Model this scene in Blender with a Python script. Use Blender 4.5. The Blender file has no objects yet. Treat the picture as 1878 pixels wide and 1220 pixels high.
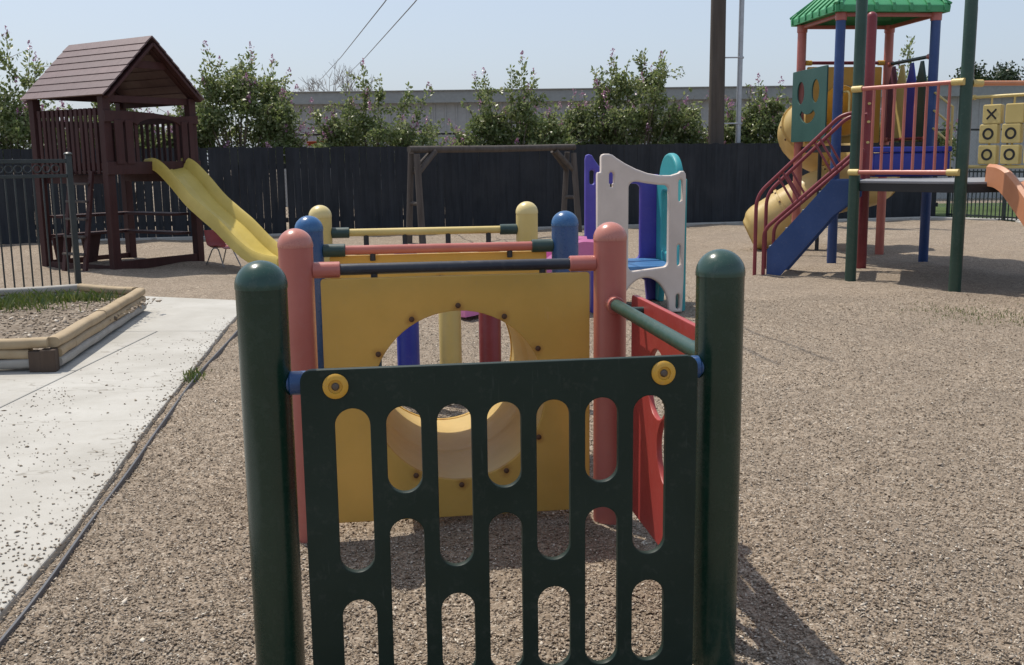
import bpy, bmesh, math, random
import numpy as np
from mathutils import Matrix, Vector
sc = bpy.context.scene
C = sc.collection
R = math.radians
random.seed(7)
rng = np.random.default_rng(11)

# ------------------------------------------------------------------ camera, sky, sun, exposure
cd = bpy.data.cameras.new('camera'); cam = bpy.data.objects.new('camera', cd); C.objects.link(cam)
cd.sensor_width = 36; cd.lens = 36 * 1888.45 / 1878; cd.clip_end = 2000; cd.clip_start = .02
cam.matrix_world = Matrix.Translation((0, 0, 1.4161)) @ Matrix.Rotation(R(90) - .1658, 4, 'X') @ Matrix.Rotation(-.0123, 4, 'Z')
sc.camera = cam

SUN_EL, SUN_AZ = 62.0, -44.0          # degrees; azimuth clockwise from +Y
w = bpy.data.worlds.new('World'); sc.world = w; w.use_nodes = True
nt = w.node_tree; bg = nt.nodes['Background']
sky = nt.nodes.new('ShaderNodeTexSky'); sky.sky_type = 'NISHITA'; sky.sun_disc = False
sky.sun_elevation = R(SUN_EL); sky.sun_rotation = R(SUN_AZ)
sky.air_density = 1.0; sky.dust_density = 2.6; sky.ozone_density = 1.5; sky.altitude = 0
hz = nt.nodes.new('ShaderNodeMix'); hz.data_type = 'RGBA'; hz.inputs[0].default_value = .55     # summer haze evens the sky out to a pale blue
nt.links.new(sky.outputs[0], hz.inputs[6]); hz.inputs[7].default_value = (4.5, 5.2, 6.3, 1)
nt.links.new(hz.outputs[2], bg.inputs[0]); bg.inputs[1].default_value = .14
sd = bpy.data.lights.new('sun', 'SUN'); sd.energy = 4.4; sd.angle = R(.53); sd.color = (1, .93, .82)
sun = bpy.data.objects.new('sun', sd); C.objects.link(sun)
a, e = R(SUN_AZ), R(SUN_EL)
sun.rotation_euler = Vector((math.sin(a)*math.cos(e), math.cos(a)*math.cos(e), math.sin(e))).to_track_quat('Z', 'Y').to_euler()
sc.view_settings.view_transform = 'Standard'; sc.view_settings.look = 'None'
sc.view_settings.exposure = 0.0; sc.view_settings.gamma = 1.0

# ------------------------------------------------------------------ materials
def nodes(name):
    m = bpy.data.materials.new(name); m.use_nodes = True
    t = m.node_tree; return m, t, t.nodes['Principled BSDF']
def N(t, kind, **kw):
    n = t.nodes.new(kind)
    for k, v in kw.items():
        if k in n.inputs: n.inputs[k].default_value = v
        else: setattr(n, k, v)
    return n
def ramp(t, fac, stops):
    r = N(t, 'ShaderNodeValToRGB'); el = r.color_ramp.elements
    while len(el) < len(stops): el.new(.5)
    for x, (p, c) in zip(el, stops):
        x.position = p; x.color = (*c, 1) if len(c) == 3 else c
    t.links.new(fac, r.inputs[0]); return r.outputs[0]
def mixc(t, fac, a, b, mode='MIX'):
    m = N(t, 'ShaderNodeMix', data_type='RGBA', blend_type=mode)
    for i, v in ((0, fac), (6, a), (7, b)):
        if hasattr(v, 'is_linked') or hasattr(v, 'links'): t.links.new(v, m.inputs[i])
        else: m.inputs[i].default_value = v if i == 0 else (*v, 1)
    return m.outputs[2]
def bump(t, b, h, s, d=.01):
    n = N(t, 'ShaderNodeBump', Strength=s, Distance=d); t.links.new(h, n.inputs['Height']); t.links.new(n.outputs[0], b.inputs['Normal'])
def coords(t, scale=(1, 1, 1)):
    c = N(t, 'ShaderNodeTexCoord'); m = N(t, 'ShaderNodeMapping'); m.inputs['Scale'].default_value = scale
    t.links.new(c.outputs['Object'], m.inputs[0]); return m.outputs[0]
def noise(t, v, s, d=4, r=.6):
    n = N(t, 'ShaderNodeTexNoise', Scale=s, Detail=d, Roughness=r); t.links.new(v, n.inputs['Vector']); return n.outputs[0]

def plastic(name, col, rough=.38, fade=.18, dust=.25, trans=0.0, spec=.5, scuff=.5):
    """weathered coloured plastic / powder coat: uneven fading, pale scuffs, dust and fine scratches"""
    m, t, b = nodes(name); v = coords(t)
    n1 = noise(t, v, 2.3, 5); n2 = noise(t, v, 38, 3, .7)
    pale = tuple(min(1, c*.7 + .3*(.3*sum(col)/3 + .25)) for c in col)
    dark = tuple(c*.8 for c in col)
    c = mixc(t, ramp(t, n1, [(.35, (0, 0, 0)), (.7, (1, 1, 1))]), dark, tuple(x*(1-fade) + p*fade for x, p in zip(col, pale)))
    vs = coords(t, (30, 30, 3)); n3 = noise(t, vs, 3, 2)
    sc_ = ramp(t, n3, [(.66, (0, 0, 0)), (.78, (scuff*.5,)*3)])
    c = mixc(t, sc_, c, pale)
    du = ramp(t, n2, [(.55, (0, 0, 0)), (.8, (dust,)*3)])
    c = mixc(t, du, c, (.34, .30, .26))
    t.links.new(c, b.inputs['Base Color'])
    t.links.new(ramp(t, n2, [(.3, (rough,)*3), (.75, (min(1, rough+.14),)*3)]), b.inputs['Roughness'])
    b.inputs['Specular IOR Level'].default_value = spec
    bump(t, b, n1, .12, .02)
    if trans:
        tr = N(t, 'ShaderNodeBsdfTranslucent'); t.links.new(c, tr.inputs[0])
        mx = N(t, 'ShaderNodeMixShader', Fac=trans)
        t.links.new(b.outputs[0], mx.inputs[1]); t.links.new(tr.outputs[0], mx.inputs[2])
        t.links.new(mx.outputs[0], t.nodes['Material Output'].inputs[0])
    return m
def wood(name, col, col2, rough=.75, axis=(1, 1, .08), sc_=14, spec=.3, b_=.4):
    m, t, b = nodes(name); v = coords(t, axis)
    n = noise(t, v, sc_, 6, .65); n2 = noise(t, coords(t), 1.7, 4)
    c = mixc(t, ramp(t, n, [(.3, (0, 0, 0)), (.72, (1, 1, 1))]), col, col2)
    isl = N(t, 'ShaderNodeNewGeometry').outputs['Random Per Island']
    c = mixc(t, ramp(t, isl, [(0, (.0,)*3), (1, (.35,)*3)]), c, tuple(x*.55 for x in col))
    c = mixc(t, ramp(t, n2, [(.45, (0, 0, 0)), (.75, (.4,)*3)]), c, tuple(x*.6 + .03 for x in col2))
    t.links.new(c, b.inputs['Base Color']); b.inputs['Roughness'].default_value = rough
    b.inputs['Specular IOR Level'].default_value = spec
    bump(t, b, n, b_, .006); return m
def plain(name, col, rough=.5, metal=0.0):
    m, t, b = nodes(name); v = coords(t)
    n = noise(t, v, 9, 5)
    t.links.new(mixc(t, n, tuple(c*.75 for c in col), tuple(min(1, c*1.2) for c in col)), b.inputs['Base Color'])
    b.inputs['Roughness'].default_value = rough; b.inputs['Metallic'].default_value = metal
    bump(t, b, noise(t, v, 60, 3), .1, .003); return m
def leafmat(name, c1, c2, c3, tr_=.35):
    m, t, b = nodes(name)
    isl = N(t, 'ShaderNodeNewGeometry').outputs['Random Per Island']
    c = ramp(t, isl, [(0, c1), (.55, c2), (1, c3)])
    t.links.new(c, b.inputs['Base Color']); b.inputs['Roughness'].default_value = .38; b.inputs['Specular IOR Level'].default_value = .55
    tr = N(t, 'ShaderNodeBsdfTranslucent'); t.links.new(c, tr.inputs[0])
    mx = N(t, 'ShaderNodeMixShader', Fac=tr_)
    t.links.new(b.outputs[0], mx.inputs[1]); t.links.new(tr.outputs[0], mx.inputs[2])
    t.links.new(mx.outputs[0], t.nodes['Material Output'].inputs[0]); return m

def gravelmat(name, pal, scale=55):
    m, t, b = nodes(name); v = coords(t)
    vo = N(t, 'ShaderNodeTexVoronoi', Scale=scale, Randomness=1.0); t.links.new(v, vo.inputs['Vector'])
    vo2 = N(t, 'ShaderNodeTexVoronoi', Scale=scale*.43, Randomness=1.0); t.links.new(v, vo2.inputs['Vector'])
    sep = N(t, 'ShaderNodeSeparateColor'); t.links.new(vo.outputs['Color'], sep.inputs[0])
    sep2 = N(t, 'ShaderNodeSeparateColor'); t.links.new(vo2.outputs['Color'], sep2.inputs[0])
    c = ramp(t, sep.outputs[0], [(0, pal[0]), (.25, pal[1]), (.6, pal[2]), (.9, pal[3]), (1, pal[4])])
    cc = ramp(t, sep2.outputs[1], [(.0, (.72,)*3), (1, (1.12,)*3)])
    c = mixc(t, 1.0, c, cc, 'MULTIPLY')
    big = noise(t, v, .9, 5); mid = noise(t, v, 6, 5, .7)
    c = mixc(t, ramp(t, big, [(.38, (0, 0, 0)), (.68, (.6,)*3)]), c, tuple(x*.70 for x in pal[2]))
    c = mixc(t, ramp(t, mid, [(.5, (0, 0, 0)), (.72, (.5,)*3)]), c, tuple(x*.62 for x in pal[1]))
    t.links.new(c, b.inputs['Base Color']); b.inputs['Roughness'].default_value = .9; b.inputs['Specular IOR Level'].default_value = .25
    h = N(t, 'ShaderNodeMath', operation='ADD'); t.links.new(vo.outputs['Distance'], h.inputs[0])
    h2 = N(t, 'ShaderNodeMath', operation='MULTIPLY'); t.links.new(vo2.outputs['Distance'], h2.inputs[0]); h2.inputs[1].default_value = 1.2
    t.links.new(h2.outputs[0], h.inputs[1])
    bp = N(t, 'ShaderNodeBump', Strength=.5, Distance=.010, invert=True)
    t.links.new(h.outputs[0], bp.inputs['Height'])
    b2 = N(t, 'ShaderNodeBump', Strength=.4, Distance=.03); t.links.new(mid, b2.inputs['Height']); t.links.new(bp.outputs[0], b2.inputs['Normal'])
    t.links.new(b2.outputs[0], b.inputs['Normal']); return m

def pebblemat(name, stops):
    m, t, b = nodes(name)
    isl = N(t, 'ShaderNodeNewGeometry').outputs['Random Per Island']
    t.links.new(ramp(t, isl, stops), b.inputs['Base Color']); b.inputs['Roughness'].default_value = .8
    b.inputs['Specular IOR Level'].default_value = .3; return m

def concretemat():
    m, t, b = nodes('concrete'); v = coords(t)
    n = noise(t, v, 1.1, 6, .65); n2 = noise(t, v, 60, 4, .7); n3 = noise(t, v, 7, 5, .7)
    c = mixc(t, ramp(t, n, [(.35, (0, 0, 0)), (.7, (1, 1, 1))]), (.36, .345, .312), (.475, .463, .43))
    c = mixc(t, ramp(t, n3, [(.5, (0, 0, 0)), (.8, (.5,)*3)]), c, (.36, .34, .30))
    c = mixc(t, ramp(t, n2, [(.6, (0, 0, 0)), (.75, (.5,)*3)]), c, (.36, .33, .28))
    # hairline cracks: an isoline of a warped noise field
    cr = noise(t, coords(t, (.6, 1.5, 1)), .9, 5, .55)
    ab = N(t, 'ShaderNodeMath', operation='SUBTRACT'); t.links.new(cr, ab.inputs[0]); ab.inputs[1].default_value = .47
    ab2 = N(t, 'ShaderNodeMath', operation='ABSOLUTE'); t.links.new(ab.outputs[0], ab2.inputs[0])
    c = mixc(t, ramp(t, ab2.outputs[0], [(0, (.7,)*3), (.0034, (0, 0, 0))]), c, (.2, .18, .15))
    t.links.new(c, b.inputs['Base Color']); b.inputs['Roughness'].default_value = .88; b.inputs['Specular IOR Level'].default_value = .2
    bump(t, b, n2, .35, .004); return m

M = {}
M['green'] = plastic('dark_green_coat', (.005, .031, .0185), .20, .12, .04, spec=.45, scuff=.2)
M['greenpanel'] = plastic('dark_green_board', (.005, .019, .0125), .48, .10, .06, spec=.3, scuff=.38)
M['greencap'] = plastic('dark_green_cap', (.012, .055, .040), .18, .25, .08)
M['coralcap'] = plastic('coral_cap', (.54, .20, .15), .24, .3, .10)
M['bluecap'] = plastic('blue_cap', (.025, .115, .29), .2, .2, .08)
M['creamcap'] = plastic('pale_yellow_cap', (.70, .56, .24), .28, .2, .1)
M['coral'] = plastic('coral_coat', (.49, .14, .108), .28, .3, .08)
M['blue'] = plastic('blue_coat', (.020, .08, .23), .24, .2, .08)
M['navy'] = plastic('navy_coat', (.012, .02, .13), .36, .2, .12)
M['cream'] = plastic('pale_yellow_coat', (.66, .50, .17), .40, .25, .15)
M['yellow'] = plastic('yellow_board', (.74, .49, .115), .40, .15, .08, trans=.30)
def tunnelboard():
    m = plastic('yellow_tunnel_board', (.74, .49, .115), .40, .15, .08, trans=.30); t = m.node_tree
    c = N(t, 'ShaderNodeTexCoord'); sx = N(t, 'ShaderNodeSeparateXYZ'); t.links.new(c.outputs['Object'], sx.inputs[0])
    def mt(op, a, b=None, c_=None):
        n = N(t, 'ShaderNodeMath', operation=op)
        for i, v in enumerate((a, b, c_)):
            if v is None: continue
            if hasattr(v, 'links'): t.links.new(v, n.inputs[i])
            else: n.inputs[i].default_value = v
        return n.outputs[0]
    u, z = sx.outputs[0], mt('SUBTRACT', sx.outputs[2], .525)
    r_ = mt('SQRT', mt('ADD', mt('MULTIPLY', u, u), mt('MULTIPLY', z, z)))
    an = mt('PINGPONG', mt('ADD', mt('ARCTAN2', u, z), 6.2831853), R(15)*2/2) if False else mt('WRAP', mt('ARCTAN2', u, z), R(15), R(-15))
    dr = mt('SUBTRACT', r_, .348); da = mt('MULTIPLY', an, r_)
    d = mt('SQRT', mt('ADD', mt('MULTIPLY', dr, dr), mt('MULTIPLY', da, da)))
    d = mt('ADD', d, mt('MULTIPLY', mt('SUBTRACT', noise(t, c.outputs['Object'], 22, 4), .5), .05))
    f = ramp(t, d, [(.006, (.55,)*3), (.032, (0, 0, 0))])
    for lk in list(t.links):
        if lk.to_socket.name in ('Base Color', 'Color') and lk.to_node.type in ('BSDF_PRINCIPLED', 'BSDF_TRANSLUCENT'):
            src = lk.from_socket; to = lk.to_socket; t.links.new(mixc(t, f, src, (.34, .13, .03)), to)
    return m
M['tunnelboard'] = tunnelboard()
M['tubeyellow'] = plastic('yellow_moulded', (.84, .64, .26), .32, .3, .05, trans=.36)
M['slideyellow'] = plastic('slide_yellow', (.76, .58, .13), .30, .25, .06, trans=.15)
M['red'] = plastic('red_board', (.41, .048, .040), .38, .15, .12)
M['crimson'] = plastic('crimson_coat', (.22, .022, .032), .34, .2, .12)
M['rail_black'] = plastic('blackened_blue_coat', (.014, .018, .032), .33, .2, .1)
M['clampgreen'] = plastic('clamp_green', (.012, .045, .04), .4, .2, .1)
M['washer'] = plastic('washer_yellow', (.66, .36, .03), .45, .2, .35)
M['bolt'] = plain('bolt_steel', (.12, .10, .085), .45, .6)
M['rust'] = plain('rust_bolt', (.10, .05, .025), .8, .1)
M['brown'] = wood('stained_redwood', (.042, .0145, .0135), (.070, .025, .024), .65)
M['shingle'] = wood('roof_boards', (.125, .076, .076), (.185, .120, .120), .5, (.1, 1, 1), 12, .5)
M['fence'] = wood('charcoal_paint', (.014, .017, .022), (.033, .038, .047), .8, b_=.4)
M['oldwood'] = wood('weathered_wood', (.075, .062, .055), (.14, .122, .11), .85)
M['timber'] = wood('landscape_timber', (.36, .27, .165), (.50, .395, .26), .8, (.5, .5, 1))
M['greytimber'] = wood('grey_timber', (.33, .31, .28), (.47, .45, .41), .85, (.5, .5, 1))
M['darktimber'] = wood('dark_timber_end', (.065, .045, .034), (.11, .078, .058), .85)
M['iron'] = plastic('iron_green_black', (.013, .024, .026), .35, .2, .1)
M['pole'] = wood('pole_wood', (.075, .062, .052), (.125, .105, .09), .9)
M['galv'] = plain('galvanised', (.40, .42, .45), .45, .5)
M['siding'] = plain('metal_siding', (.34, .345, .345), .6)
M['fascia'] = plain('fascia_metal', (.27, .285, .285), .6)
M['black'] = plain('black_rubber', (.022, .023, .027), .6)
M['edging'] = plain('grey_black_edging', (.085, .088, .098), .5)
M['wire'] = plain('cable', (.25, .26, .28), .6)
M['white'] = plastic('bone_plastic', (.64, .555, .50), .42, .1, .05)
M['purple'] = plastic('purple_plastic', (.075, .055, .38), .38, .2, .1)
M['teal'] = plastic('teal_plastic', (.03, .33, .36), .38, .2, .1)
M['pink'] = plastic('pink_plastic', (.66, .19, .42), .4, .2, .1)
M['cubeblue'] = plastic('sky_blue_plastic', (.04, .17, .40), .4, .2, .15)
M['smile'] = plastic('teal_green_board', (.010, .070, .056), .45, .12, .05)
M['towergreen'] = plastic('tower_green_coat', (.016, .062, .045), .36, .2, .12)
M['roofgreen'] = plastic('roof_green', (.05, .32, .13), .42, .2, .1)
M['towerblue'] = plastic('tower_blue_coat', (.018, .065, .22), .36, .2, .12)
M['royal'] = plastic('royal_blue_plastic', (.015, .03, .34), .36, .2, .1)
M['deck'] = plastic('deck_grey', (.27, .28, .30), .55, .2, .3)
M['deckblack'] = plain('deck_skirt', (.022, .022, .023), .6)
M['orange'] = plastic('terracotta_plastic', (.56, .235, .115), .36, .2, .12)
M['plum'] = plastic('plum_board', (.14, .035, .07), .45, .2, .1)
M['ink'] = plain('black_mark', (.012, .011, .010), .5)
M['orangebox'] = plain('orange_paint', (.6, .10, .03), .5)
M['steel'] = plain('chrome_leg', (.25, .24, .24), .35, .7)
M['chairred'] = plastic('chair_red', (.33, .035, .035), .4, .15, .1)
M['leaf'] = leafmat('myrtle_leaf', (.115, .16, .052), (.195, .245, .085), (.36, .385, .20), .48)
M['leafdark'] = leafmat('tree_leaf', (.022, .038, .016), (.034, .055, .022), (.05, .075, .03), .25)
M['blossom'] = leafmat('myrtle_blossom', (.34, .16, .26), (.45, .23, .36), (.55, .34, .44), .3)
M['bark'] = wood('myrtle_bark', (.12, .09, .065), (.2, .155, .115), .85)
M['twig'] = plain('twig_grey', (.26, .24, .22), .9)
M['grass'] = leafmat('grass_blade', (.06, .10, .018), (.10, .14, .03), (.20, .20, .07), .3)
PAL = [(.135, .098, .066), (.228, .176, .126), (.305, .246, .188), (.37, .307, .24), (.52, .46, .38)]
M['gravel'] = gravelmat('pea_gravel', PAL, 110)
M['soil'] = gravelmat('planter_soil', [tuple(x*.72 for x in p) for p in PAL], 40)
M['pebble'] = pebblemat('loose_pebbles', [(0, (.11, .077, .05)), (.12, (.20, .152, .108)), (.5, (.305, .247, .189)), (.85, (.39, .325, .255)), (1, (.64, .58, .49))])
M['litter'] = pebblemat('path_litter', [(0, (.16, .12, .085)), (.5, (.27, .22, .165)), (1, (.38, .33, .27))])
M['concrete'] = concretemat()
M['lawn'] = gravelmat('lawn', [(.03, .05, .012), (.05, .08, .02), (.07, .11, .03), (.09, .13, .04), (.12, .15, .06)], 30)

# ------------------------------------------------------------------ builders
class MB:
    def __init__(s): s.v = []; s.f = []
    def add(s, vs, fs):
        o = len(s.v); s.v += [tuple(p) for p in vs]; s.f += [tuple(i+o for i in f) for f in fs]; return s
    def box(s, c, d, rz=0, m=None):
        hx, hy, hz = d[0]/2, d[1]/2, d[2]/2
        T = m if m is not None else Matrix.Translation(c) @ Matrix.Rotation(rz, 4, 'Z')
        vs = [T @ Vector((x*hx, y*hy, z*hz)) for x in (-1, 1) for y in (-1, 1) for z in (-1, 1)]
        return s.add(vs, [(0, 1, 3, 2), (4, 6, 7, 5), (0, 4, 5, 1), (2, 3, 7, 6), (0, 2, 6, 4), (1, 5, 7, 3)])
    def beam(s, p, q, wd, ht, up=(0, 0, 1)):
        p, q = Vector(p), Vector(q); z = (q-p); L = z.length; z.normalize()
        u = Vector(up); x = u.cross(z)
        if x.length < 1e-4: x = Vector((1, 0, 0)).cross(z)
        x.normalize(); y = z.cross(x)
        T = Matrix(((x.x, y.x, z.x, (p.x+q.x)/2), (x.y, y.y, z.y, (p.y+q.y)/2), (x.z, y.z, z.z, (p.z+q.z)/2), (0, 0, 0, 1)))
        return s.box(None, (wd, ht, L), m=T)
    def tube(s, path, r, n=14, caps=True):
        P = [Vector(p) for p in path]; k = len(P)
        rs = r if hasattr(r, '__len__') else [r]*k
        t0 = (P[1]-P[0]).normalized(); ref = Vector((0, 0, 1)) if abs(t0.z) < .9 else Vector((1, 0, 0))
        x = ref.cross(t0).normalized(); vs = []
        for i in range(k):
            t = (P[min(i+1, k-1)]-P[max(i-1, 0)]).normalized()
            x = (x - t*x.dot(t)).normalized(); y = t.cross(x)
            for j in range(n):
                a = 2*math.pi*j/n; vs.append(P[i] + (x*math.cos(a)+y*math.sin(a))*rs[i])
        fs = [(i*n+j, i*n+(j+1) % n, (i+1)*n+(j+1) % n, (i+1)*n+j) for i in range(k-1) for j in range(n)]
        if caps: fs += [tuple(reversed(range(n))), tuple(range((k-1)*n, k*n))]
        return s.add(vs, fs)
    def lathe(s, prof, c, n=28, axis='z'):
        vs = []
        for r_, h in prof:
            for j in range(n):
                a = 2*math.pi*j/n; p = (r_*math.cos(a), r_*math.sin(a), h)
                if axis == 'y': p = (p[0], p[2], p[1])
                if axis == 'x': p = (p[2], p[0], p[1])
                vs.append((p[0]+c[0], p[1]+c[1], p[2]+c[2]))
        k = len(prof)
        return s.add(vs, [(i*n+j, i*n+(j+1) % n, (i+1)*n+(j+1) % n, (i+1)*n+j) for i in range(k-1) for j in range(n)])
    def sweep(s, path, prof, up=(0, 0, 1), closed=True):
        """carry a 2-D profile (side, up) along a path"""
        P = [Vector(p) for p in path]; k = len(P); m = len(prof); vs = []
        for i in range(k):
            t = (P[min(i+1, k-1)]-P[max(i-1, 0)]).normalized()
            x = t.cross(Vector(up)).normalized(); y = x.cross(t)
            vs += [P[i] + x*q[0] + y*q[1] for q in prof]
        mm = m if closed else m-1
        fs = [(i*m+j, i*m+(j+1) % m, (i+1)*m+(j+1) % m, (i+1)*m+j) for i in range(k-1) for j in range(mm)]
        if closed: fs += [tuple(reversed(range(m))), tuple(range((k-1)*m, k*m))]
        return s.add(vs, fs)
    def build(s, name, mat, parent=None, smooth=True, bevel=0, loc=None):
        me = bpy.data.meshes.new(name); me.from_pydata(s.v, [], s.f); me.update()
        bm = bmesh.new(); bm.from_mesh(me); bmesh.ops.recalc_face_normals(bm, faces=bm.faces); bm.to_mesh(me); bm.free()
        return finish(name, me, mat, parent, smooth, bevel, loc)
def finish(name, me, mat, parent=None, smooth=True, bevel=0, loc=None):
    me.materials.clear(); me.materials.append(M[mat])
    o = bpy.data.objects.new(name, me); C.objects.link(o)
    if parent: o.parent = parent
    if loc: o.location = loc
    if smooth:
        me.polygons.foreach_set('use_smooth', [True]*len(me.polygons))
        me.set_sharp_from_angle(angle=R(38))
    if bevel:
        b = o.modifiers.new('bevel', 'BEVEL'); b.width = bevel; b.segments = 2; b.limit_method = 'ANGLE'
    return o
def npmesh(name, V, F, mat, parent=None, k=4):
    me = bpy.data.meshes.new(name); V = np.asarray(V, dtype=np.float32); F = np.asarray(F, dtype=np.int32)
    me.vertices.add(len(V)); me.vertices.foreach_set('co', V.ravel())
    me.loops.add(F.size); me.loops.foreach_set('vertex_index', F.ravel())
    me.polygons.add(len(F)); me.polygons.foreach_set('loop_start', np.arange(len(F), dtype=np.int32)*k)
    me.polygons.foreach_set('loop_total', np.full(len(F), k, dtype=np.int32)); me.update(calc_edges=True); me.validate()
    return finish(name, me, mat, parent, smooth=False)
def plate(name, outer, holes, th, mat, parent, frame, bevel=.004, shift=0):
    """a flat board with cut-outs; outline in (a, b) carried by frame = (origin, a axis, b axis)"""
    cu = bpy.data.curves.new(name, 'CURVE'); cu.dimensions = '2D'; cu.fill_mode = 'BOTH'
    cu.extrude = max(th/2-bevel, .0005); cu.bevel_depth = bevel; cu.bevel_resolution = 1; cu.offset = -bevel
    for pts in [outer]+holes:
        sp = cu.splines.new('POLY'); sp.points.add(len(pts)-1); sp.use_cyclic_u = True
        for p, q in zip(sp.points, pts): p.co = (q[0], q[1], 0, 1)
    tmp = bpy.data.objects.new(name, cu); me = bpy.data.meshes.new_from_object(tmp)
    bpy.data.objects.remove(tmp); bpy.data.curves.remove(cu)
    o, ax, by = Vector(frame[0]), Vector(frame[1]).normalized(), Vector(frame[2]).normalized(); nz = ax.cross(by)
    o = o + nz*shift
    me.transform(Matrix(((ax.x, by.x, nz.x, o.x), (ax.y, by.y, nz.y, o.y), (ax.z, by.z, nz.z, o.z), (0, 0, 0, 1))))
    return finish(name, me, mat, parent)
def arc(cx, cy, rx, ry, a0, a1, n=16): return [(cx+rx*math.cos(R(a0+(a1-a0)*i/n)), cy+ry*math.sin(R(a0+(a1-a0)*i/n))) for i in range(n+1)]
def circ(cx, cy, rx, ry=None, n=40): return arc(cx, cy, rx, ry or rx, 0, 360, n)[:-1]
def rrect(x0, y0, x1, y1, r, n=6):
    return arc(x1-r, y0+r, r, r, -90, 0, n)+arc(x1-r, y1-r, r, r, 0, 90, n)+arc(x0+r, y1-r, r, r, 90, 180, n)+arc(x0+r, y0+r, r, r, 180, 270, n)
def fillet(pts, r, n=7):
    P = [Vector(p) for p in pts]; out = [P[0]]
    for i in range(1, len(P)-1):
        a, b, c = P[i-1], P[i], P[i+1]; d1 = (a-b); d2 = (c-b); q = min(r, d1.length*.48, d2.length*.48)
        s, e = b+d1.normalized()*q, b+d2.normalized()*q
        out += [s*(1-t)**2 + b*2*t*(1-t) + e*t*t for t in [k/n for k in range(n+1)]]
    return out+[P[-1]]
def catmull(pts, n=10):
    P = [Vector(p) for p in pts]; P = [P[0]*2-P[1]]+P+[P[-1]*2-P[-2]]; out = []
    for i in range(1, len(P)-2):
        a, b, c, d = P[i-1:i+3]
        for k in range(n):
            t = k/n; out.append(.5*((2*b)+(c-a)*t+(2*a-5*b+4*c-d)*t*t+(3*b-a-3*c+d)*t**3))
    return out+[P[-2]]
def tag(o, label=None, cat=None, group=None, kind=None):
    for k, v in (('label', label), ('category', cat), ('group', group), ('kind', kind)):
        if v: o[k] = v
    return o
def thing(name, label, cat, loc=(0, 0, 0), rz=0, group=None):
    o = bpy.data.objects.new(name, None); o.empty_display_size = .2; C.objects.link(o)
    o.location = loc; o.rotation_euler = (0, 0, rz); return tag(o, label, cat, group)
def lab(o, s): o['label'] = s; return o

# ------------------------------------------------------------------ the ground
def gh(x, y):
    return 1.5*(.010*np.sin(2.1*x+1.3*np.sin(1.1*y))*np.cos(1.7*y+.6) + .007*np.sin(5.3*x+2.2*y)+.006*np.sin(3.1*x-6.1*y+2*np.sin(x*2)))
def rough(x, y):
    return .003*np.sin(23*x+5*np.sin(7*y))*np.sin(19*y+4*np.sin(9*x)) + .002*np.sin(51*x+31*y+3*np.sin(13*x))
gx = np.concatenate([[-900, -300, -100, -40, -20], np.arange(-12, 12.01, .07), [20, 40, 100, 300, 900]])
gy = np.concatenate([[-300, -60, -10, 0], np.arange(1, 25.01, .07), [30, 40, 70, 150, 400, 1500]])
X, Y = np.meshgrid(gx, gy); er = np.array([(-1.58, 1.2), (-1.646, 3.1), (-1.735, 3.9), (-1.84, 4.53), (-2.00, 5.48), (-2.19, 6.8), (-2.425, 8.4), (-2.70, 10.5), (-2.9, 10.68)])
sm_ = np.clip((X-np.interp(Y, er[:, 1], er[:, 0]))/.05, 0, 1); sm_ = np.where(Y > 11.0, 1, sm_); inn = (np.abs(X) <= 12.1) & (Y >= .9) & (Y <= 25.1)
Z = np.where(inn, (gh(X, Y)+rough(X, Y))*sm_+.004*sm_-.02*(1-sm_), 0)-.004
V = np.stack([X, Y, Z], -1).reshape(-1, 3); nx = len(gx); ny = len(gy)
I = (np.arange(ny-1)[:, None]*nx+np.arange(nx-1)[None]).ravel()
g = npmesh('ground', V, np.stack([I, I+1, I+nx+1, I+nx], -1), 'gravel'); tag(g, kind='structure')
g.data.polygons.foreach_set('use_smooth', [True]*len(g.data.polygons))

def slab(name, pts, z0, z1, mat, kind='structure'):
    n = len(pts); m = MB(); m.add([(x, y, z0) for x, y in pts]+[(x, y, z1) for x, y in pts],
        [tuple(range(n, 2*n)), tuple(reversed(range(n)))]+[(i, (i+1) % n, n+(i+1) % n, n+i) for i in range(n)])
    o = m.build(name, mat, smooth=False, bevel=.008); return tag(o, kind=kind)
edge_r = [tuple(p) for p in er[:7]]
slab('path', edge_r+[(-2.465, 8.66), (-3.03, 8.70), (-3.03, 1.2)], -.1, .010, 'concrete')
slab('path', [(-2.467, 8.675), (-2.70, 10.5), (-2.9, 10.68), (-3.98, 11.09), (-4.1, 10.7), (-3.7, 8.715)], -.1, .011, 'concrete')
slab('path', [(-3.042, 1.2), (-3.042, 7.03), (-7, 7.1), (-7, 1.2)], -.1, .008, 'concrete')
slab('path', [(-3.042, 7.04), (-3.042, 8.70), (-3.9, 8.70), (-3.9, 7.06)], -.1, .009, 'concrete')
slab('kerb_strip', [(-9, 19.05), (-5.6, 19.75), (-4.3, 20.18), (3.8, 21.85), (9.3, 23.0), (10.6, 21.8), (9.9, 19.2), (10.2, 19.1), (10.95, 22.0), (9.5, 23.4), (3.75, 22.08), (-4.4, 20.40), (-5.66, 19.92), (-9, 19.22)], -.1, .05, 'concrete')
slab('lawn', [(9.9, 23.2), (11.0, 20.4), (40, 18), (40, 30), (9.9, 30)], -.05, .03, 'lawn')
slab('planter_bed_soil', [(-3.25, 7.12), (-3.62, 9.85), (-4.35, 10.25), (-5.3, 9.85), (-5.4, 7.2)], -.05, .135, 'soil')

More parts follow.
